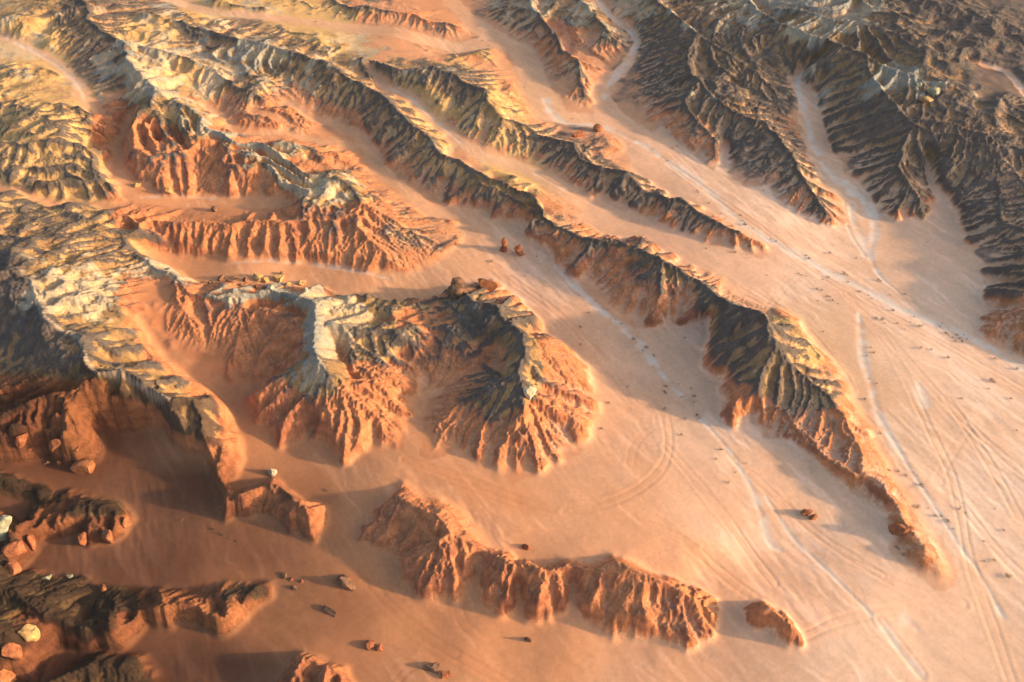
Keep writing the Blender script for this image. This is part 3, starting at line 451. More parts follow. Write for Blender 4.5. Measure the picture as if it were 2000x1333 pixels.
for _ in range(9):
    P = np.pad(DS, 2, constant_values=99.0)
    for dj, di in NB: np.minimum(DS, P[2 + dj:NY + 2 + dj, 2 + di:NX + 2 + di] + math.hypot(dj, di) * DX, out=DS)
foot = np.clip(DS / np.clip(6.0 - 4.2 * ERO - 3 * CLF, .9, 5.5), 0, 1) ** .9
hh = np.maximum(Z - FL, 0) * foot
rid1 = lambda s_, sd: 1 - np.abs(fbm(GX * .8 + GY * .35, GY * .9 - GX * .35, s_, sd, 2)) * 2
KP = up8(kp)
hh = hh + KP * np.clip(hh / 3, 0, 1) * (1.5 * rid1(13, 71) + .9 * rid1(5, 72) - .8)
hh = np.maximum(hh, 0); h0 = .8
hh = hh * hh / (hh + h0) * 1.1                  # concave sandy toe
Z = FL + hh
relief = np.clip((Z - FL) / 3, 0, 1)
Z += hill * relief * (0.35 * fbm(GX, GY, 14, 31, 3) + (0.2 * fbm(GX, GY, 2.4, 41, 2) + 0.11 * rng.standard_normal(Z.shape)) * (.25 + ERO))
Z = np.where(hill, np.maximum(Z, FL), FL)
print('roof', round(time.time() - T0, 1), len(ribs))
# fluvial wear: rivulets gather, cut down towards their outlet, and slopes ravel to repose
N = NX * NY
OFF = [(dj, di) for dj in (-1, 0, 1) for di in (-1, 0, 1) if dj or di]
def receivers(Z):
    P = np.pad(Z, 1, mode='edge'); best = np.zeros_like(Z); rec = np.arange(N).reshape(NY, NX)
    base = rec.copy()
    for dj, di in OFF:
        s = (Z - P[1 + dj:NY + 1 + dj, 1 + di:NX + 1 + di]) / math.hypot(dj, di)
        jj = dj * NX + di
        m = s > best
        best[m] = s[m]; rec[m] = base[m] + jj
    rec = np.clip(rec, 0, N - 1)
    rec[sand] = base[sand]
    return rec.ravel()
def order(rec):
    depth = (rec != np.arange(N)).astype(np.int32); p = rec.copy()
    for _ in range(12):
        q = p[p]
        if (q == p).all(): break
        depth = depth + depth[p]; p = q
    act = np.nonzero(depth > 0)[0]
    d = depth[act]; o = np.argsort(d, kind='stable'); act = act[o]; d = d[o]
    cuts = np.searchsorted(d, np.arange(1, d[-1] + 2))
    return act, cuts
NIT = 10
TH = (1.2 + .45 * np.clip(ERO - .7, 0, 1) + 3 * CLF) * DX
Zf = Z
AREA = None
for it in range(NIT):
    rec = receivers(Zf); act, cuts = order(rec)
    A = np.full(N, DX * DX)
    for k in range(len(cuts) - 2, -1, -1):
        c = act[cuts[k]:cuts[k + 1]]
        np.add.at(A, rec[c], A[c])
    f = 0.055 * ERO.ravel() * np.maximum(np.sqrt(np.minimum(A, 50.0)) - .35, 0)
    z = Zf.ravel().copy()
    for k in range(len(cuts) - 1):
        c = act[cuts[k]:cuts[k + 1]]
        z[c] = (z[c] + f[c] * z[rec[c]]) / (1 + f[c])
    Zf = z.reshape(NY, NX)
    for _ in range(3):          # ravel
        P = np.pad(Zf, 1, mode='edge'); d = 0
        for dj, di in ((-1, 0), (1, 0), (0, -1), (0, 1)):
            s = P[1 + dj:NY + 1 + dj, 1 + di:NX + 1 + di] - Zf
            d = d + np.where(np.abs(s) > TH, (s - np.sign(s) * TH) * .2, 0)
        Zf = Zf + d * hill
    Zf = np.where(hill, np.maximum(Zf, FL - .0), FL)
AREA = A.reshape(NY, NX)
Zs = blur(Zf, 6)
low = np.clip(1 - (Zf - FL) / 1.3, 0, 1)
Zf = Zf * (1 - low) + Zs * low
TPI = Zf - blur(Zf, 36)                         # ribs stand above, rills lie below their surroundings
print('wear', round(time.time() - T0, 1), len(cuts), Zf.shape)

# ------------------------------------------------------------------ one sheet of ground: fine in front of the lens, coarse out to the horizon
def axis_rows():
    y = [16.0]
    k = 0.00158
    while y[-1] < 440: y.append(y[-1] + k * math.hypot(y[-1], 148))
    far = [y[-1] + 1.2]; st = 1.6
    while far[-1] < 4000: far.append(far[-1] + st); st *= 1.3
    near = [y[0] - .5]; st = .8
    while near[-1] > -3000: near.append(near[-1] - st); st *= 1.4
    return np.array(near[::-1] + y + far)
rows = axis_rows()
NF = 1130
tc = np.linspace(-1.1, 1.1, NF)
ext = []; v = 1.1; st = .004
while v < 14: v += st; ext.append(v); st *= 1.35
tc = np.concatenate([-np.array(ext[::-1]), tc, np.array(ext)])
wid = np.clip(rows, 10, 470); wid = (wid * CP + (H - 3) * SP) * TX
VX = wid[:, None] * tc[None, :]; VY = np.repeat(rows[:, None], len(tc), 1)
MR, MC = VX.shape
def sample(a, x, y):
    u = np.clip((x - X0) / DX - .5, 0, NX - 1.001); w = np.clip((y - Y0) / DX - .5, 0, NY - 1.001)
    i = u.astype(int); j = w.astype(int); fx = u - i; fy = w - j
    return (a[j, i] * (1 - fx) + a[j, i + 1] * fx) * (1 - fy) + (a[j + 1, i] * (1 - fx) + a[j + 1, i + 1] * fx) * fy
VZ = sample(Zf, VX, VY); VF = sample(FL, VX, VY); VD = sample(DS.astype(np.float64), VX, VY); VA = sample(np.log(AREA), VX, VY)
VH = VZ - VF
hillv = np.clip(VH / 1.2, 0, 1)
out = np.clip((np.abs(tc)[None, :] - 1.1) / .8, 0, 1) + np.clip((VY - 445) / 200, 0, 1); out = np.clip(out, 0, 1)
VZ = VZ + out * 9 * fbm(VX, VY, 120, 401, 3)
n1 = fbm(VX, VY, 1.9, 61, 3, .6); n2 = fbm(VX, VY, 6, 62, 4); n3 = fbm(VX, VY, 22, 63, 3); n4 = fbm(VX, VY, 1.0, 64, 2)
VZ = VZ + hillv * (.07 * n1 + .04 * n4) + (1 - hillv) * .012 * n1
def dist_to(line, zoff=0.0, reach=6.0):
    """distance (m) of every vertex to a photo polyline lying on the ground, with its stroke half width"""
    p = np.array(line, float)
    if p.shape[1] == 2: p = np.concatenate([p, np.full((len(p), 1), 3.0)], 1)
    D = np.full(VX.shape, 99.0, np.float32); W = np.ones(VX.shape, np.float32)
    z = floor_px(p[:, 0], p[:, 1]) + zoff
    x, y = ground(p[:, 0], p[:, 1], z); w = p[:, 2] * mpp(p[:, 0], p[:, 1])
    # smooth the line a little
    q = np.stack([x, y, w], 1)
    for _ in range(2):
        a = q[:-1] * .75 + q[1:] * .25; b = q[:-1] * .25 + q[1:] * .75
        q = np.concatenate([q[:1], np.stack([a, b], 1).reshape(-1, 3), q[-1:]])
    for a, b in zip(q[:-1], q[1:]):
        j0 = max(np.searchsorted(rows, min(a[1], b[1]) - reach), 0); j1 = np.searchsorted(rows, max(a[1], b[1]) + reach)
        if j1 <= j0: continue
        X = VX[j0:j1]; Y = VY[j0:j1]
        d = b[:2] - a[:2]; L2 = max((d ** 2).sum(), 1e-6)
        t = np.clip(((X - a[0]) * d[0] + (Y - a[1]) * d[1]) / L2, 0, 1)
        e = np.hypot(X - a[0] - t * d[0], Y - a[1] - t * d[1])
        m = e < D[j0:j1]
        D[j0:j1][m] = e[m]; W[j0:j1][m] = (a[2] + (b[2] - a[2]) * t)[m]
    return D, W
TRACKS = [[(1650,573),(1702,629),(1737,678),(1765,730),(1797,800),(1830,870),(1856,918),(1874,988),(1891,1093),(1930,1198),(1975,1331)],
 [(1660,576),(1755,685),(1825,765),(1895,835),(1965,898),(2030,950)],
 [(1300,315),(1387,378),(1510,462),(1545,496),(1615,548),(1720,608),(1825,664),(1930,723),(2030,780)],
 [(790,898),(807,904),(930,946),(1017,981),(1087,999),(1192,988),(1280,936),(1308,887),(1303,818),(1270,760)],
 [(1105,1002),(1245,1016),(1346,1062),(1440,1146),(1500,1185)],
 [(660,1040),(685,1076),(737,1163),(825,1244),(930,1303),(1010,1350)],
 [(1300,873),(1370,953),(1457,1069),(1510,1139)],
 [(1468,929),(1597,1048),(1685,1104),(1772,1156),(1877,1181)],
 [(1720,1212),(1800,1317)],[(965,520),(1087,608),(1175,706),(1240,790)],
 [(1380,1075),(1500,1092),(1640,1090),(1720,1125)],[(1560,1250),(1640,1210),(1760,1190),(1880,1180)],
 [(1430,640),(1520,700)],[(1450,560),(1560,625),(1640,720),(1660,760)],[(1850,780),(1930,900),(1990,1010)],[(1880,990),(1950,1080),(2000,1130)]]
WHITE = [([(1678,615,5),(1681,657,8),(1685,699,7),(1702,755,8),(1713,811,7),(1755,877,6),(1772,911,4),(1846,1023,4),(1877,1072,5),(1909,1111,4),(1958,1205,6)],1.),
 ([(1795,750,6),(1802,766,12),(1807,790,10)],.9),
 ([(1080,515,4),(1110,545,5),(1165,600,5),(1240,660,6),(1300,740,5),(1385,835,4),(1440,900,4)],1.),
 ([(1415,880,3),(1468,946,6),(1489,1023,9),(1500,1065,8),(1524,1076,3)],.8),
 ([(1496,971,3),(1545,1051,4),(1604,1104,5),(1660,1160,5),(1702,1202,4)],.8),
 ([(1727,1230,8),(1760,1275,9),(1797,1321,9)],.9),([(1770,1210,10),(1790,1230,8)],.6),
 ([(1063,196,6),(1084,231,7),(1115,246,5),(1175,245,5),(1245,276,6),(1280,301,6),(1332,336,8),(1370,360,8),(1440,430,7),(1527,485,6),(1615,531,8),(1685,562,7),(1790,622,7),(1888,653,8),(2000,723,6)],1.),
 ([(1600,130,3),(1562,140,4),(1556,175,4),(1576,227,5),(1590,290,5),(1622,343,6),(1678,385,9),(1706,413,9),(1709,466,7),(1695,496,6),(1715,540,4),(1760,575,2)],1.),
 ([(1660,400,5),(1665,440,8),(1690,470,9),(1690,500,6)],.8),([(1648,395,3),(1655,450,4),(1690,500,3)],.6),
 ([(1168,0,4),(1189,28,4),(1227,56,4),(1246,82,4),(1228,120,4),(1196,152,5),(1180,190,5)],.8),
 ([(455,515,4),(490,512,4),(560,512,4),(640,522,4),(700,530,4),(760,545,3)],.7),
 ([(31,82,4),(105,117,4),(150,161,5),(165,190,4)],.6),([(723,133,3),(751,171,3),(797,185,3),(853,238,3),(900,278,3)],.6),([(1045,339,3),(1101,371,3),(1150,395,2),(1230,430,2)],.5),
 ([(1895,118,3),(1965,140,5),(2005,190,5)],.8),([(1846,206,2),(1895,210,3),(1996,224,3)],.6),([(1636,68,2),(1755,94,2)],.6),([(280,386,3),(350,383,4),(420,388,3)],.5),
 ([(150,800,3),(900,420,3)],0.)]
CREST_PATH = [([(190,500),(130,520),(70,540),(62,560),(74,594),(87,622),(154,660),(168,702),(189,730),(238,730),(280,751),(315,772),(339,779)],19.5,2.2,.8),
 ([(1280,-5),(1335,35),(1377,70),(1419,98),(1461,129),(1496,157),(1545,180)],0,0,0)]
tdep = [1.0] * len(TRACKS)
for k in range(16):          # faint older wheel marks over the plain
    a0 = pr.uniform(0, 6.28); cx0, cy0 = pr.choice([(1200, 960), (1350, 1020), (1480, 1150), (1650, 1180), (1800, 1000), (1850, 800), (1900, 1200), (1500, 600), (1000, 540), (900, 1240), (1300, 830)])
    cx0 += pr.uniform(-60, 60); cy0 += pr.uniform(-50, 50); l = []; bend = pr.uniform(-.5, .5)
    for q in range(5): l.append((cx0, cy0)); cx0 += 45 * math.cos(a0); cy0 += 32 * math.sin(a0); a0 += bend
    TRACKS.append(l); tdep.append(.45)
trk = np.zeros(VX.shape, np.float32); rut = np.zeros(VX.shape, np.float32)
inside = (VY > 16) & (VY < 440)
for ti, l in enumerate(TRACKS):
    D, W = dist_to(l)
    fade = np.clip(.55 + .8 * n3 + .3 * n2, 0, 1)
    d = np.abs(D + .22 * n2)
    g = np.exp(-((d - .8) / .24) ** 2)
    trk = np.maximum(trk, tdep[ti] * np.exp(-(d / 1.9) ** 4) * fade)
    g = g * fade
    rut = np.maximum(rut, g)
    VZ -= tdep[ti] * (.05 * g * (1 - hillv) - .022 * np.exp(-((d - 1.6) / .35) ** 2) * (1 - hillv))
white = np.zeros(VX.shape, np.float32)
for l, s in WHITE:
    if s == 0: continue
    D, W = dist_to(l, reach=9.0)
    white = np.maximum(white, s * np.clip(1.5 - D / np.maximum(W * (1.15 + .9 * n2 + .6 * n1), .1), 0, 1) * np.clip(.85 + 1.0 * n2 + .7 * n1 + .4 * n3, 0, 1))
    VZ -= .09 * np.exp(-(D / np.maximum(W, .5)) ** 2) * (1 - hillv)
# faint crossing wheel marks
VZ += (1 - hillv) * .035 * vnoise(VX * .5 + VY * .25, VY * .1 - VX * .12, .5, 91) * np.clip(n3 * 2, 0, 1)
path = np.zeros(VX.shape, np.float32)
l, z, w, s = CREST_PATH[0]
p = np.array(l, float); zz = np.interp(np.arange(len(p)), [0, 2, 5, 9, 12], [14, 17.5, 20.5, 20, 17.5]); ff = floor_px(p[:, 0], p[:, 1]); zz = ff + (zz - ff) * .72
px_, py_ = ground(p[:, 0], p[:, 1], zz)
q = line_pts(np.stack([px_, py_], 1), .5)
for a, b in zip(q[:-1:2], q[2::2]):
    j0 = np.searchsorted(rows, min(a[1], b[1]) - 3); j1 = np.searchsorted(rows, max(a[1], b[1]) + 3)
    e = np.hypot(VX[j0:j1] - a[0], VY[j0:j1] - a[1])
    path[j0:j1] = np.maximum(path[j0:j1], np.clip(1.4 - e / (.5 + .3 * n2[j0:j1]), 0, 1))

# slope and mean albedo of each vertex (rock and sand colours, with dimness painted in at lower left)
gyz = np.gradient(VZ, axis=0) / np.maximum(np.gradient(VY, axis=0), 1e-3); gxz = np.gradient(VZ, axis=1) / np.maximum(np.gradient(VX, axis=1), 1e-3)
slope = np.hypot(gxz, gyz)
def cv(k): return sample(up8(CV[..., k]), VX, VY)
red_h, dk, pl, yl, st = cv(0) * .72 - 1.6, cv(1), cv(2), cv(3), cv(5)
def mix(a, b, t): return a + (b - a) * t[..., None]
def sm(x, a, b):
    t = np.clip((x - a) / (b - a), 0, 1); return t * t * (3 - 2 * t)
c3 = lambda *c: np.array(c, np.float32)
SANDA, SANDM, SANDB = c3(.79,.52,.355), c3(.61,.275,.13), c3(.10,.039,.022)  # SANDB: red clay sand, darkened further to paint in vignette and shade
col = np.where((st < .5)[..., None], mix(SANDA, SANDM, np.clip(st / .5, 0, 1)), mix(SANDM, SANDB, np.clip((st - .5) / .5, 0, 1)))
col = col * (1 + .08 * n3 + .08 * n2 + .05 * n1)[..., None] * mix(c3(1, 1, 1), c3(.93, .98, 1.04), sm(n3 + .7 * n2, 0, .6))
col = mix(col, np.broadcast_to(c3(.60, .37, .20), col.shape), np.clip(yl * .75 - .2, 0, .55) * sm(.62 - st, 0, .15))
al, ac = .59 * VX - .81 * VY, .81 * VX + .59 * VY       # old runoff combs the sand along the valleys
flow = .6 * vnoise(al / 7 + n2 * .5, ac + n2 * 1.2, 1.3, 301) + .4 * vnoise(al / 9, ac + n2 * 2, .6, 302)
grit = fbm(VX, VY, .7, 303, 2)
col = col * (1 + .09 * flow + .06 * grit)[..., None]
col = mix(col, col * c3(1.12, 1.17, 1.22), sm(flow + .8 * n3, .35, .8) * .8)
col = mix(col, col * c3(.80, .78, .78), sm(grit + n2, .55, .95) * .6)
RED, REDD, OCH, DARK, OLIV, PALE, GREY = c3(.47,.18,.08), c3(.30,.11,.06), c3(.60,.365,.14), c3(.080,.071,.070), c3(.23,.15,.072), c3(.60,.47,.31), c3(.36,.36,.31)
rock = mix(RED, REDD, sm(n2 + .5 * n1, -.2, .6))
rock = rock * (1 + .14 * np.sin(VZ * 2.9 + n2 * 2.0 + n1))[..., None] 
above = sm(VH - red_h + 1.6 * n2 + 1.5 * n1, -.25, .6)
upper = mix(OLIV, OCH, sm(yl + .55 * n2 + .4 * n1, .2, .85))
rock = mix(rock, col * c3(1, .92, .85), sm(.75 - slope + .5 * n2, 0, .5) * .6)      # dusted with sand where it is gentle
rock = mix(rock, upper, above * .92)
VK = sample(KP, VX, VY); VT = sample(TPI, VX, VY)
gul = np.maximum(sm(VA, 1.6, 4.8) * .55, sm(-VT + .08 * n1, .0, .28)) * (1 - .75 * VK)
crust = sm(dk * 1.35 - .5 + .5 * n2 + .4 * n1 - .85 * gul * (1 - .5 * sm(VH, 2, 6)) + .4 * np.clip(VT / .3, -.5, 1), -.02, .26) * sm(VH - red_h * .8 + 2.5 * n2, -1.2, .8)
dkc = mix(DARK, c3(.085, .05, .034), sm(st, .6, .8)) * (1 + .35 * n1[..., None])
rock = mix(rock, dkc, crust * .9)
bed = sm(pl * 1.15 - .54 + .5 * n3 + .45 * n2 + .3 * n1 - .15 * gul, .0, .22) * above
rock = mix(rock, mix(PALE, GREY, sm(n3 - n2 + 1.6 * (.38 - yl), -.2, .5)), bed * .52)
debris = gul * (.6 + .3 * n2) * sm(2.4 - slope, 0, 1.2) * (1 - .72 * sm(VH, 1.2, 5.0))
rock = mix(rock, col, np.clip(debris, 0, .8))
edge = np.maximum(sm(VH * (1 + .8 * n2 + .7 * n1 - .4 * gul), .2, .75), sm(VD * (1 + .8 * n2 + .6 * n1), .7, 1.6) * .9)
rock = rock * (1 - .6 * sm(st, .66, .97))[..., None]  # lower left rock: vignette and wall shadow painted in as darker colour
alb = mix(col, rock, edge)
alb = mix(alb, c3(.60, .47, .35), path * .4)
alb = mix(alb, np.broadcast_to(c3(.76, .66, .56), alb.shape) * np.clip(1 - .45 * st, .4, 1)[..., None], np.clip(white * (.75 + .4 * n1), 0, 1) * (1 - .7 * edge) * .8)
alb = mix(alb, alb * c3(1.02, .86, .72), trk * .32 * (1 - edge))
alb = np.clip(alb, .012, .85)
print('sheet', VX.shape, round(time.time() - T0, 1))

# ------------------------------------------------------------------ materials
def terrain_mat(name, bump, fine, rough, var):
    m = bpy.data.materials.new(name); m.use_nodes = True
    n = m.node_tree.nodes; l = m.node_tree.links
    b = n['Principled BSDF']; b.inputs['Roughness'].default_value = rough
    b.inputs['Specular IOR Level'].default_value = .15
    at = n.new('ShaderNodeAttribute'); at.attribute_name = 'albedo'
    tc_ = n.new('ShaderNodeTexCoord')
    n1_ = n.new('ShaderNodeTexNoise'); n1_.inputs['Scale'].default_value = fine; n1_.inputs['Detail'].default_value = 6; n1_.inputs['Roughness'].default_value = .7
    n2_ = n.new('ShaderNodeTexNoise'); n2_.inputs['Scale'].default_value = fine * .22; n2_.inputs['Detail'].default_value = 5
    l.new(tc_.outputs['Object'], n1_.inputs['Vector']); l.new(tc_.outputs['Object'], n2_.inputs['Vector'])
    r1 = n.new('ShaderNodeMapRange'); r1.inputs[1].default_value = .3; r1.inputs[2].default_value = .7; r1.inputs[3].default_value = 1 - var; r1.inputs[4].default_value = 1 + var
    r2 = n.new('ShaderNodeMapRange'); r2.inputs[1].default_value = .3; r2.inputs[2].default_value = .7; r2.inputs[3].default_value = 1 - var * .6; r2.inputs[4].default_value = 1 + var * .6
    l.new(n1_.outputs[0], r1.inputs[0]); l.new(n2_.outputs[0], r2.inputs[0])
    mu = n.new('ShaderNodeMath'); mu.operation = 'MULTIPLY'; l.new(r1.outputs[0], mu.inputs[0]); l.new(r2.outputs[0], mu.inputs[1])
    vm = n.new('ShaderNodeVectorMath'); vm.operation = 'SCALE'; l.new(at.outputs['Color'], vm.inputs[0]); l.new(mu.outputs[0], vm.inputs['Scale'])
    l.new(vm.outputs[0], b.inputs['Base Color'])
    bp = n.new('ShaderNodeBump'); bp.inputs['Strength'].default_value = 1.0; bp.inputs['Distance'].default_value = bump
    l.new(n1_.outputs[0], bp.inputs['Height']); l.new(bp.outputs[0], b.inputs['Normal'])
    return m
M_SAND = terrain_mat('sand', .012, 1.1, .95, .07); M_ROCK = terrain_mat('eroded_rock', .3, 1.6, .93, .26)

# ------------------------------------------------------------------ cut the sheet into the floor, the washes and the single ridges
co = np.stack([VX, VY, VZ], -1).reshape(-1, 3).astype(np.float32)
nrm = np.stack([-gxz, -gyz, np.ones_like(gxz)], -1); nrm /= np.linalg.norm(nrm, axis=-1, keepdims=True); nrm = nrm.reshape(-1, 3)
idx = np.arange(MR * MC).reshape(MR, MC)
faces = np.stack([idx[:-1, :-1], idx[:-1, 1:], idx[1:, 1:], idx[1:, :-1]], -1).reshape(-1, 4)
fm = lambda a: (.25 * (a[:-1, :-1] + a[1:, :-1] + a[:-1, 1:] + a[1:, 1:])).ravel()
fh, fw, fx_, fy_ = fm(VH), fm(white), fm(VX), fm(VY)
# nearest surveyed crest on a 2 m lattice
lx = np.arange(X0, X1, 2.0); ly = np.arange(Y0, Y1, 2.0)
LX, LY = np.meshgrid(lx, ly); near = np.zeros(LX.size, np.int32); pts = RID[:, :2].astype(np.float32)
for k in range(0, LX.size, 4000):
    a = np.stack([LX.ravel()[k:k + 4000], LY.ravel()[k:k + 4000]], 1).astype(np.float32)
    near[k:k + 4000] = RID[np.argmin((a ** 2).sum(1)[:, None] + (pts ** 2).sum(1)[None] - 2 * a @ pts.T, axis=1), 2]
near = near.reshape(LX.shape)
lab = near[np.clip(np.round((fy_ - Y0) / 2).astype(int), 0, len(ly) - 1), np.clip(np.round((fx_ - X0) / 2).astype(int), 0, len(lx) - 1)]
lab = np.where(fh < .55, 0, lab)
lab = np.where((fh < .55) & (fw > .45), 99, lab)
lab = np.where((fy_ < 14) | (fy_ > 442), 0, lab)
LABELS = {0:('ground','pink and rust coloured sand of the plain and valley floors','sand'),99:('dry_wash','white salt crusted dry stream beds threading the sand','dry wash'),
 1:('ridge','fluted red ridge with many short spurs, front centre','ridge'),2:('outcrop','small red rocky knob at the end of the front ridge','outcrop'),3:('ridge','long ridge with dark west face, right of centre, tapering onto the plain','ridge'),4:('ridge','golden topped spine with overhanging pale cliff edge, upper centre','ridge'),5:('ridge','green black ribbed ridge above the golden spine','ridge'),6:('ridge','low brown tapering ridge between two sand valleys','ridge'),7:('ridge','pale capped red cliff ridge at the top centre','ridge'),8:('hill','pale hill beside the narrow creek at the top','hill'),9:('ridge','dark slate ridge with pale crest trail, top right of centre','ridge'),10:('ridge','long dark forked spur with orange edge ending in red toe','ridge'),11:('escarpment','great charcoal escarpment with pale upper beds at the right','escarpment'),12:('hillside','dark hillside at the right edge above the red spur','hillside'),13:('spur','red spur reaching onto the plain at the right edge','spur'),14:('ridge','rust brown ridge along the top edge left of centre','ridge'),15:('mound','low ochre mounds in the upper sand valley','mound'),16:('ridge','short dark ridge between golden slopes, upper left','ridge'),17:('ridge','pale capped ridge with undercut red cliffs, left of centre','ridge'),18:('upland','rolling yellow brown upland at the left edge','upland'),19:('upland','brown upland with fluted red wall above the sand valley','upland'),20:('massif','massif with white crest trail around a deep red bowl','massif'),21:('massif','sunlit massif with tree shaped gully basin in the centre','massif'),22:('spur','dark curved spur below the left cliff','spur'),23:('ridge','small arched red brown ridge in the lower left sand','ridge'),24:('outcrop','blocky tilted outcrop in the shaded lower left','outcrop'),25:('ridge','tilted red slab ridge at the lower left corner','ridge'),26:('outcrop','tilted slab outcrop with scalloped orange scarp, lower left','outcrop'),27:('outcrop','low rust outcrop cut by the bottom edge','outcrop'),28:('outcrop','broken orange outcrop at the left edge','outcrop'),29:('outcrop','fallen red slabs under the left cliff','outcrop'),31:('slope','dark gravel slope at the bottom edge, lower left','slope'),32:('mound','low dark streaked mound at the left edge above the broken outcrop','mound'),30:('upland','dark dissected upland in the top right corner','upland')}
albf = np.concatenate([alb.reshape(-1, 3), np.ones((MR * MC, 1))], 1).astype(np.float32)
TERR = {}
for k in np.unique(lab):
    f = faces[lab == k]
    u, inv = np.unique(f, return_inverse=True)
    inv = inv.reshape(-1).astype(np.int32)
    name, label, cat = LABELS[int(k)]
    me = bpy.data.meshes.new(name)
    me.vertices.add(len(u)); me.vertices.foreach_set('co', co[u].ravel())
    me.loops.add(len(inv)); me.loops.foreach_set('vertex_index', inv)
    nf = len(f)
    me.polygons.add(nf); me.polygons.foreach_set('loop_start', np.arange(0, nf * 4, 4, dtype=np.int32))
    me.update(calc_edges=True)
    me.polygons.foreach_set('use_smooth', np.ones(nf, bool))
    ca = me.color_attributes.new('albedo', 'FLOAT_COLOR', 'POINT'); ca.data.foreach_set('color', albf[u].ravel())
    me.normals_split_custom_set_from_vertices(nrm[u])
    me.materials.append(M_SAND if k in (0, 99) else M_ROCK)
    o = bpy.data.objects.new(name, me); COL.objects.link(o)
    o['kind'] = 'structure'; o['label'] = label; o['category'] = cat
    TERR[int(k)] = o
print('terrain', round(time.time() - T0, 1), sum(len(o.data.polygons) for o in TERR.values()))

# ------------------------------------------------------------------ loose things
def on_ground(px, py):
    """first point of the land met along the sight line"""
    z = np.arange(24, -3, -.05)
    x, y = ground(px, py, z)
    h = sample(ZN, x, y)
    k = int(np.argmax(z <= h))
    return float(x[k]), float(y[k]), float(h[k])
ZN = Zf
def rock_mat(name, a, b, sc=.8):
    m = bpy.data.materials.new(name); m.use_nodes = True
    n = m.node_tree.nodes; l = m.node_tree.links; p = n['Principled BSDF']
    p.inputs['Roughness'].default_value = .93; p.inputs['Specular IOR Level'].default_value = .15
    tc_ = n.new('ShaderNodeTexCoord'); t = n.new('ShaderNodeTexNoise'); t.inputs['Scale'].default_value = sc; t.inputs['Detail'].default_value = 8; t.inputs['Roughness'].default_value = .65
    l.new(tc_.outputs['Object'], t.inputs['Vector'])
    r = n.new('ShaderNodeValToRGB'); r.color_ramp.elements[0].position = .42; r.color_ramp.elements[1].position = .68
    r.color_ramp.elements[0].color = (*a, 1); r.color_ramp.elements[1].color = (*b, 1)
    l.new(t.outputs[0], r.inputs[0]); l.new(r.outputs[0], p.inputs['Base Color'])
    bp = n.new('ShaderNodeBump'); bp.inputs['Distance'].default_value = .12
    t2_ = n.new('ShaderNodeTexNoise'); t2_.inputs['Scale'].default_value = sc * 4; t2_.inputs['Detail'].default_value = 6
    l.new(tc_.outputs['Object'], t2_.inputs['Vector']); l.new(t2_.outputs[0], bp.inputs['Height']); l.new(bp.outputs[0], p.inputs['Normal'])
    return m
RM = {'pale': rock_mat('pale_stone', (.36,.30,.20), (.62,.54,.40)), 'ochre': rock_mat('ochre_stone', (.36,.21,.08), (.60,.40,.18)), 'orange': rock_mat('orange_stone', (.22,.085,.038), (.42,.17,.075)), 'red': rock_mat('red_stone', (.20,.07,.035), (.40,.15,.07)), 'brown': rock_mat('brown_stone', (.10,.065,.045), (.30,.14,.075)), 'green': rock_mat('green_grey_stone', (.22,.21,.13), (.46,.44,.32))}
import bmesh
def rock_mesh(seed, sx, sy, sz, cuts=11, rough=.16, sub=3):
    r = np.random.default_rng(seed)
    bm = bmesh.new(); bmesh.ops.create_icosphere(bm, subdivisions=sub, radius=1.0)
    v = np.array([q.co for q in bm.verts])
    for _ in range(cuts):
        n_ = r.standard_normal(3); n_[2] *= .7; n_ /= np.linalg.norm(n_); d = r.uniform(.38, .74)
        e = v @ n_ - d
        v = v - np.maximum(e, 0)[:, None] * n_[None]
    o_ = r.uniform(0, 50, 2)
    nz = vnoise(v[:, 0] + v[:, 2] * .7 + o_[0], v[:, 1] - v[:, 2] * .6 + o_[1], .38, seed) * .6 + vnoise(v[:, 0] - v[:, 2] + o_[1], v[:, 1] + v[:, 2] + o_[0], .17, seed + 1) * .4
    v = v * (1 + rough * nz)[:, None] * np.array([sx, sy, sz]) * .62
    for q, c in zip(bm.verts, v): q.co = c
    me = bpy.data.meshes.new('rock'); bm.to_mesh(me); bm.free()
    return me
def tag(o, label, cat, group=None):
    o['label'] = label; o['category'] = cat
    if group: o['group'] = group
def rock(name, px, py, size, mat, label, cat, seed, rz=0, sink=.36, tilt=(0, 0), group=None, cuts=12, rough=.17):
    sx, sy, sz = size
    x, y, z = on_ground(px, py + 3)
    me = rock_mesh(seed, sx, sy, sz, cuts, rough); me.materials.append(RM[mat])
    o = bpy.data.objects.new(name, me); COL.objects.link(o)
    o.location = (x, y, z + sz * (.5 - sink)); o.rotation_euler = (tilt[0], tilt[1], rz)
    tag(o, label, cat, group)
    return o
rock('boulder',532,922,(2.6,2.4,3.4),'pale','pale upright boulder standing behind the arched ridge','boulder',11)
rock('boulder',1036,768,(3.6,3.2,3.8),'pale','big pale boulder perched on the crest of the sunlit massif','boulder',12)
rock('boulder',677,1138,(5.4,3.4,3.2),'brown','large brown boulder lying alone on the lower left sand','boulder',13,rz=-.6)
rock('rock_slab',648,1194,(3.6,1.2,1.4),'brown','thin brown slab lying below the large lone boulder','rock',14,rz=-.6,sink=.35)
rock('boulder',1032,1248,(1.9,1.4,1.5),'brown','small dark rock on the sand below the front ridge','rock',15)
rock('boulder',724,1256,(2.6,2.2,1.9),'red','red rock left of the foreground track, with a smaller one beside it','rock',16)
rock('boulder',742,1266,(1.7,1.5,1.1),'red','small red stone touching the right side of the trackside rock','rock',17)
rock('boulder',848,1304,(3.4,2.4,2.2),'brown','dark rock with rubble near the bottom edge','rock',18)
rock('boulder',868,1316,(2.2,1.8,1.3),'red','red stone just right of the dark rock by the bottom edge','rock',19)
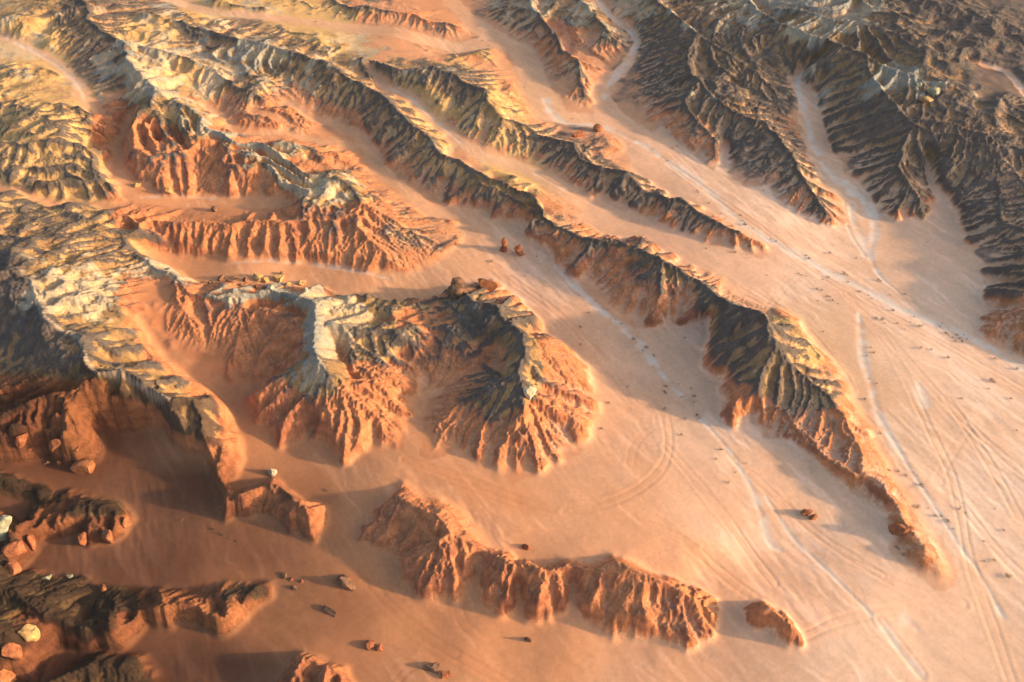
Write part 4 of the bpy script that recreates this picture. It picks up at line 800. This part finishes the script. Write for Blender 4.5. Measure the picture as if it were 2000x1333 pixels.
rock('boulder',1573,1000,(2.9,2.3,2.1),'red','larger of two red rocks alone on the plain','rock',20)
rock('boulder',1586,1010,(2.1,1.8,1.6),'orange','smaller of two red rocks alone on the plain','rock',21)
rock('boulder',1028,1068,(1.7,1.4,1.2),'red','lone red stone on the sand slope behind the front ridge','rock',22)
rock('boulder',332,372,(2.6,2.4,2.5),'ochre','round ochre boulder under the left red badland','boulder',23)
rock('boulder',268,360,(2.6,1.8,2.2),'ochre','yellow block at the mouth of the left red canyon','boulder',24)
rock('boulder',422,408,(2.0,1.8,2.2),'brown','dark rock on the shaded terrace below the cliffs','rock',25)
rock('rock_block',172,912,(5.6,3.2,3.6),'orange','squared orange block fallen below the left cliff','boulder',26,rz=.25,cuts=7,rough=.05)
rock('rock_block',112,870,(3.0,2.2,4.2),'orange','tilted upright slab leaning under the left cliff','boulder',27,rz=.8,tilt=(.3,.2),cuts=7,rough=.05)
rock('rock_block',46,858,(1.6,2.8,4.4),'red','narrow leaning red slab nearest the left edge under the cliff','boulder',28,rz=-.4,tilt=(-.3,.25),cuts=7,rough=.05)
rock('boulder',58,1240,(3.6,3.2,4.0),'ochre','pale yellow pointed boulder in the lower left corner','boulder',29)
rock('boulder',28,1272,(3.8,3.0,3.2),'red','big rounded orange boulder below the yellow pointed one','boulder',30)  # orange boulder in darker red stone: corner vignette painted in
rock('boulder',10,1322,(4.4,3.8,4.0),'orange','bright orange boulder in the bottom left corner','boulder',31)
rock('boulder',203,1150,(1.9,1.7,2.0),'red','small round red boulder on the dark lower left slope','boulder',32)
rock('boulder',10,1032,(3.6,4.2,3.6),'green','large grey green capped boulder at the left edge','boulder',33)
rock('boulder',34,1072,(4.0,3.0,3.2),'red','cracked orange block right below the grey green boulder','boulder',34,rz=.5,cuts=8)  # red stone on an orange block paints the edge vignette
rock('boulder',62,1062,(1.8,3.0,3.6),'red','tall orange slab beside the cracked block at left','boulder',35,rz=.4,cuts=8)  # orange slab, darkened with red stone for the same painted vignette
rock('boulder',20,1110,(3.8,2.6,2.6),'red','orange block with overhang at the lower left edge','boulder',36,cuts=8)  # orange block; red stone paints in the dimmer edge
rock('boulder',92,1128,(1.8,1.5,1.4),'green','left of two small grey green stones in the lower left','rock',37)
rock('boulder',138,1124,(2.0,1.3,1.2),'green','right of two small grey green stones in the lower left','rock',38)
rock('rock_block',212,1046,(3.2,2.8,4.0),'orange','orange pillar block ending the tilted outcrop','boulder',39,cuts=8,rough=.06)
rock('rock_block',246,1024,(2.6,2.4,3.2),'orange','rounded block at the right tip of the tilted outcrop','boulder',40)
rock('rock_block',168,1054,(2.0,2.2,3.4),'red','red upright block under the middle of the tilted outcrop','boulder',41,cuts=8)
rock('boulder',1758,1034,(4.0,3.2,3.6),'red','smooth red block leaning on the lower end of the long ridge','boulder',42)
rock('rock_block',1166,252,(3.4,2.6,3.2),'orange','orange cube like block beside the upper wash','boulder',43,cuts=6,rough=.05)
rock('rock_block',1128,262,(5.0,2.4,2.8),'red','flat red block beside the orange cube by the upper wash','boulder',44,cuts=6,rough=.05)
rock('boulder',1804,194,(5.0,3.6,2.6),'ochre','pale tan block on the upland, lowest of three','boulder',45,rz=-.5)
rock('boulder',1825,182,(4.8,4.2,3.2),'green','grey rounded block on the upland beside the tan one','boulder',46)
rock('boulder',1793,166,(3.4,3.0,2.6),'green','grey block on the upland, highest of three','boulder',47)
ORD = 'first second third fourth fifth sixth seventh eighth ninth tenth eleventh twelfth thirteenth fourteenth fifteenth sixteenth'.split()
for i, (px, py, q, m) in enumerate(sorted([(505,541,3.6,'ochre'),(545,545,3.4,'ochre'),(520,548,2.2,'ochre'),(562,556,2.2,'ochre'),(588,552,2.8,'ochre'),(575,564,1.8,'ochre'),(480,545,2.0,'brown'),(462,540,2.2,'brown'),(445,548,1.8,'brown'),(430,543,2.4,'brown'),(500,558,1.6,'orange'),(532,560,1.7,'pale'),(598,566,1.6,'pale'),(550,534,1.7,'brown'),(470,556,1.5,'brown'),(412,550,1.9,'brown')])):
    rock('boulder', px, py, (q, q * .8, q * .85), m, '%s boulder from the left in the rock pile on the massif rim' % ORD[i], 'boulder', 100 + i, rz=i * 1.3, group='boulders of the rim pile')
# pillars
def hoodoo(px, py, h, w, label, seed, mat='red'):
    r = np.random.default_rng(seed)
    x, y, z = on_ground(px, py)
    bm = bmesh.new(); prev = None; n = 14; lev = 11
    prof = np.interp(np.linspace(0, 1, lev), [0, .15, .4, .6, .72, .85, 1], [1.5, 1.05, .8, .62, .8, .75, .3]) * (1 + .12 * r.standard_normal(lev))
    rings = []
    for k in range(lev):
        zz = -1 + (h + 1) * k / (lev - 1); ox, oy = .12 * r.standard_normal(2) * w
        rings.append([bm.verts.new((ox + w * .5 * prof[k] * math.cos(a) * (1 + .16 * math.sin(3 * a + k)), oy + w * .5 * prof[k] * math.sin(a) * (1 + .14 * math.cos(2 * a + k * .7)), zz)) for a in np.linspace(0, 2 * math.pi, n, endpoint=False)])
    for a, b in zip(rings[:-1], rings[1:]):
        for i in range(n): bm.faces.new((a[i], a[(i + 1) % n], b[(i + 1) % n], b[i]))
    bm.faces.new(rings[-1])
    me = bpy.data.meshes.new('rock_pillar'); bm.to_mesh(me); bm.free(); me.materials.append(RM[mat])
    o = bpy.data.objects.new('rock_pillar', me); COL.objects.link(o); o.location = (x, y, z); tag(o, label, 'rock pillar')
hoodoo(985,489,4.6,2.0,'taller of two red rock pillars on the sand below the pale cliff',5)
hoodoo(1014,497,3.2,2.2,'shorter of two red rock pillars on the sand below the pale cliff',6)
hoodoo(896,566,4.2,4.2,'dark pointed rock tower at the tip of the sunlit massif',7,'brown')
rock('rock_block',950,556,(5.2,3.2,3.6),'orange','orange wedge of rock standing beside the dark tower','boulder',48,cuts=7,rough=.05)
# fallen stones at the feet of the ridges
FALL = {'on the dim sand right of the slab outcrop': [(575,1128),(562,1122),(590,1138),(583,1146)],
 'on the rubble at the foot of the left cliff': [(150,880),(205,870),(120,905),(90,905),(60,880)]}
k = 0
for where, lst in FALL.items():
    for px, py in lst:
        q = .7 + .9 * random.random()
        rock('stone', px + random.uniform(-8, 8), py + random.uniform(-5, 5), (q * 1.2, q, q * .75), random.choice(['red', 'brown', 'red', 'orange']), 'small fallen stone ' + where, 'stone', 200 + k, rz=k * .9, group='fallen stones ' + where, sink=.35); k += 1

# ------------------------------------------------------------------ desert shrubs
def leaf_mat():
    m = bpy.data.materials.new('dry_foliage'); m.use_nodes = True
    n = m.node_tree.nodes; l = m.node_tree.links; p = n['Principled BSDF']; p.inputs['Roughness'].default_value = .9; p.inputs['Specular IOR Level'].default_value = .1
    oi = n.new('ShaderNodeObjectInfo'); r = n.new('ShaderNodeValToRGB')
    r.color_ramp.elements[0].color = (.11, .10, .075, 1); r.color_ramp.elements[1].color = (.26, .20, .15, 1)
    l.new(oi.outputs['Random'], r.inputs[0]); l.new(r.outputs[0], p.inputs['Base Color'])
    return m
LEAF = leaf_mat()
def shrub_mesh(seed):
    r = random.Random(seed); v = []; f = []
    lobes = [(r.uniform(-.45, .45), r.uniform(-.45, .45), r.uniform(.2, .5), r.uniform(.35, .6)) for _ in range(5)]
    for k in range(170):
        cx, cy, cz, cr = r.choice(lobes)
        a = r.uniform(0, 2 * math.pi); b = math.acos(r.uniform(-.35, 1)); q = cr * r.uniform(.55, 1.05)
        x = cx + q * math.sin(b) * math.cos(a); y = cy + q * math.sin(b) * math.sin(a); z = max(cz + q * math.cos(b) * .7, .03)
        s_ = r.uniform(.06, .13)
        d = [Vector((r.gauss(0, 1), r.gauss(0, 1), r.gauss(0, 1))).normalized() * s_ for _ in range(3)]
        i = len(v); v += [(x + e.x, y + e.y, max(z + e.z, .01)) for e in d]; f.append((i, i + 1, i + 2))
    for k in range(12):      # stems
        a = r.uniform(0, 6.28); q = r.uniform(.3, .7); t = .025
        i = len(v); v += [(t, 0, -.1), (-t, t, -.1), (0, -t, -.1), (q * math.cos(a), q * math.sin(a), r.uniform(.3, .7))]
        f += [(i, i + 1, i + 3), (i + 1, i + 2, i + 3), (i + 2, i, i + 3)]
    me = bpy.data.meshes.new('desert_shrub'); me.from_pydata(v, [], f); me.materials.append(LEAF); me.update()
    return me
SHRUB = [shrub_mesh(900 + k) for k in range(5)]
def shrub(px, py, d, label, group):
    x, y, z = on_ground(px, py)
    for _ in range(12):          # they grow on the valley floors, not on the bare ribs
        if z - float(sample(FL, np.array(x), np.array(y))) < .5: break
        x, y, z = on_ground(px + random.uniform(-40, 40), py + random.uniform(-25, 25))
    else: return
    o = bpy.data.objects.new('desert_shrub', random.choice(SHRUB)); COL.objects.link(o)
    o.location = (x, y, z - .03); s_ = d * random.uniform(.6, 1.3) * .62; o.scale = (s_ * random.uniform(.9, 1.2), s_ * random.uniform(.8, 1.1), s_ * random.uniform(.75, 1.0)); o.rotation_euler = (0, 0, random.uniform(0, 6.28))
    tag(o, label, 'shrub', group)
def row(line, step, jit, d, label, group):
    p = line_pts(np.array(line, float), step)
    for x, y in p:
        if random.random() < .62: shrub(x + random.gauss(0, jit * 2.2), y + random.gauss(0, jit * 1.3), d * random.choice((.5, .6, .8, 1.0, 1.35)), label, group)
row([(1110,545),(1165,596),(1215,634),(1260,676),(1300,738),(1345,790),(1385,835),(1425,880)],14,3,.75,'small dark shrub in the row along the central white wash','shrubs along the central wash')
row([(1290,268),(1330,330),(1395,395),(1455,445),(1500,480)],15,9,.95,'small dark shrub scattered along the upper white wash','shrubs along the upper wash')
row([(1590,535),(1680,575),(1740,600),(1790,625),(1840,645)],15,5,1.0,'dark shrub on the white wash where it reaches the plain','shrubs on the wash by the plain')
row([(880,96),(960,78),(1030,130),(1056,180),(1085,228),(1150,240)],17,10,.9,'tiny dark shrub in the top centre sand valley','shrubs of the top valley')
row([(560,45),(680,60),(780,72)],24,10,.9,'tiny dark shrub on the sand below the top left ridge','shrubs below the top left ridge')
row([(40,88),(105,120),(150,165)],16,4,.9,'tiny dark shrub beside the pale creek at upper left','shrubs by the upper left creek')
row([(600,514),(650,520),(710,532),(760,548)],18,2,.8,'tiny dark shrub along the edge of the valley behind the massif','shrubs behind the massif')
row([(1690,660),(1700,720),(1712,780),(1740,845),(1790,935),(1850,1040)],30,9,1.0,'dark shrub beside the long white streak on the right plain','shrubs by the long white streak')
for grp, lab, lst in [('shrubs in the wash clump','dark shrub in the clump before the red spur at right',[(1852,655),(1860,660),(1868,655),(1874,662),(1882,655),(1888,663),(1846,652),(1865,667),(1878,668)]),
 ('shrub clumps of the middle plain','dark shrub in one of the clumps on the middle plain',[(1456,440),(1450,432),(1462,446),(1505,468),(1515,472),(1575,500),(1580,505),(1560,535),(1566,538),(1575,540),(1648,535),(1655,538),(1715,548),(1720,550),(1595,565),(1604,567),(1618,580),(1626,588),(1636,594),(1712,622),(1722,626),(1728,632),(1696,578),(1738,577),(1768,575)]),
 ('shrubs of the right plain','single dark shrub standing out on the right plain',[(1752,632),(1767,644),(1778,630),(1818,683),(1852,700),(1700,680),(1706,690),(1936,745),(1930,760),(1942,748),(1975,780),(1878,779),(1985,842),(1960,1037),(1921,1058),(1922,1097),(1940,1095),(1970,1127),(1985,722),(1945,702)]),
 ('shrubs of the central valley','single dark shrub on the open sand of the central valley',[(1150,612),(1134,640),(1300,756),(1226,756),(1297,800),(1355,775),(1362,812),(1330,850),(1338,820),(1398,897),(1457,906),(1437,923),(1422,943),(1000,540),(1025,540),(960,512),(1048,502)]),
 ('bushes strewn over the valleys','tiny bush strewn thinly over the open sand between the ridges',[(random.uniform(1230,1900), random.uniform(300,760)) for _ in range(16)] + [(random.uniform(1100,1420), random.uniform(640,900)) for _ in range(6)] + [(random.uniform(1780,1990), random.uniform(780,1200)) for _ in range(5)]),
 ('shrubs at the foot of the long ridge','dark shrub on the golden foot of the long right ridge',[(1736,920),(1768,930),(1722,905),(1825,1008),(1838,1010),(1852,1020),(1862,1034),(1800,950)]),
 ('shrubs of the dim foreground','faint dark shrub on the dim foreground sand',[(357,1017),(635,957),(640,960),(420,1035),(436,1045),(450,1052),(465,1058)])]:
    for px, py in lst: shrub(px, py, random.uniform(.8, 1.35), lab, grp)
print('done', round(time.time() - T0, 1))

# ------------------------------------------------------------------ the air
def box(name, x0, x1, y0, y1, z0, z1):
    v = [(x, y, z) for z in (z0, z1) for y in (y0, y1) for x in (x0, x1)]
    f = [(0, 2, 3, 1), (4, 5, 7, 6), (0, 1, 5, 4), (2, 6, 7, 3), (0, 4, 6, 2), (1, 3, 7, 5)]
    me = bpy.data.meshes.new(name); me.from_pydata(v, [], f); o = bpy.data.objects.new(name, me); COL.objects.link(o); return o
hz = box('haze', -4200, 4200, -3300, 4300, -30, 170)
hz['kind'] = 'stuff'; hz['label'] = 'thin warm dusty air over the whole valley'; hz['category'] = 'haze'
m = bpy.data.materials.new('haze'); m.use_nodes = True
n = m.node_tree.nodes; n.remove(n['Principled BSDF'])
pv = n.new('ShaderNodeVolumePrincipled'); pv.inputs['Color'].default_value = (.93, .90, .88, 1); pv.inputs['Density'].default_value = .00006; pv.inputs['Anisotropy'].default_value = .2
m.node_tree.links.new(pv.outputs[0], n['Material Output'].inputs['Volume'])
hz.data.materials.append(m)
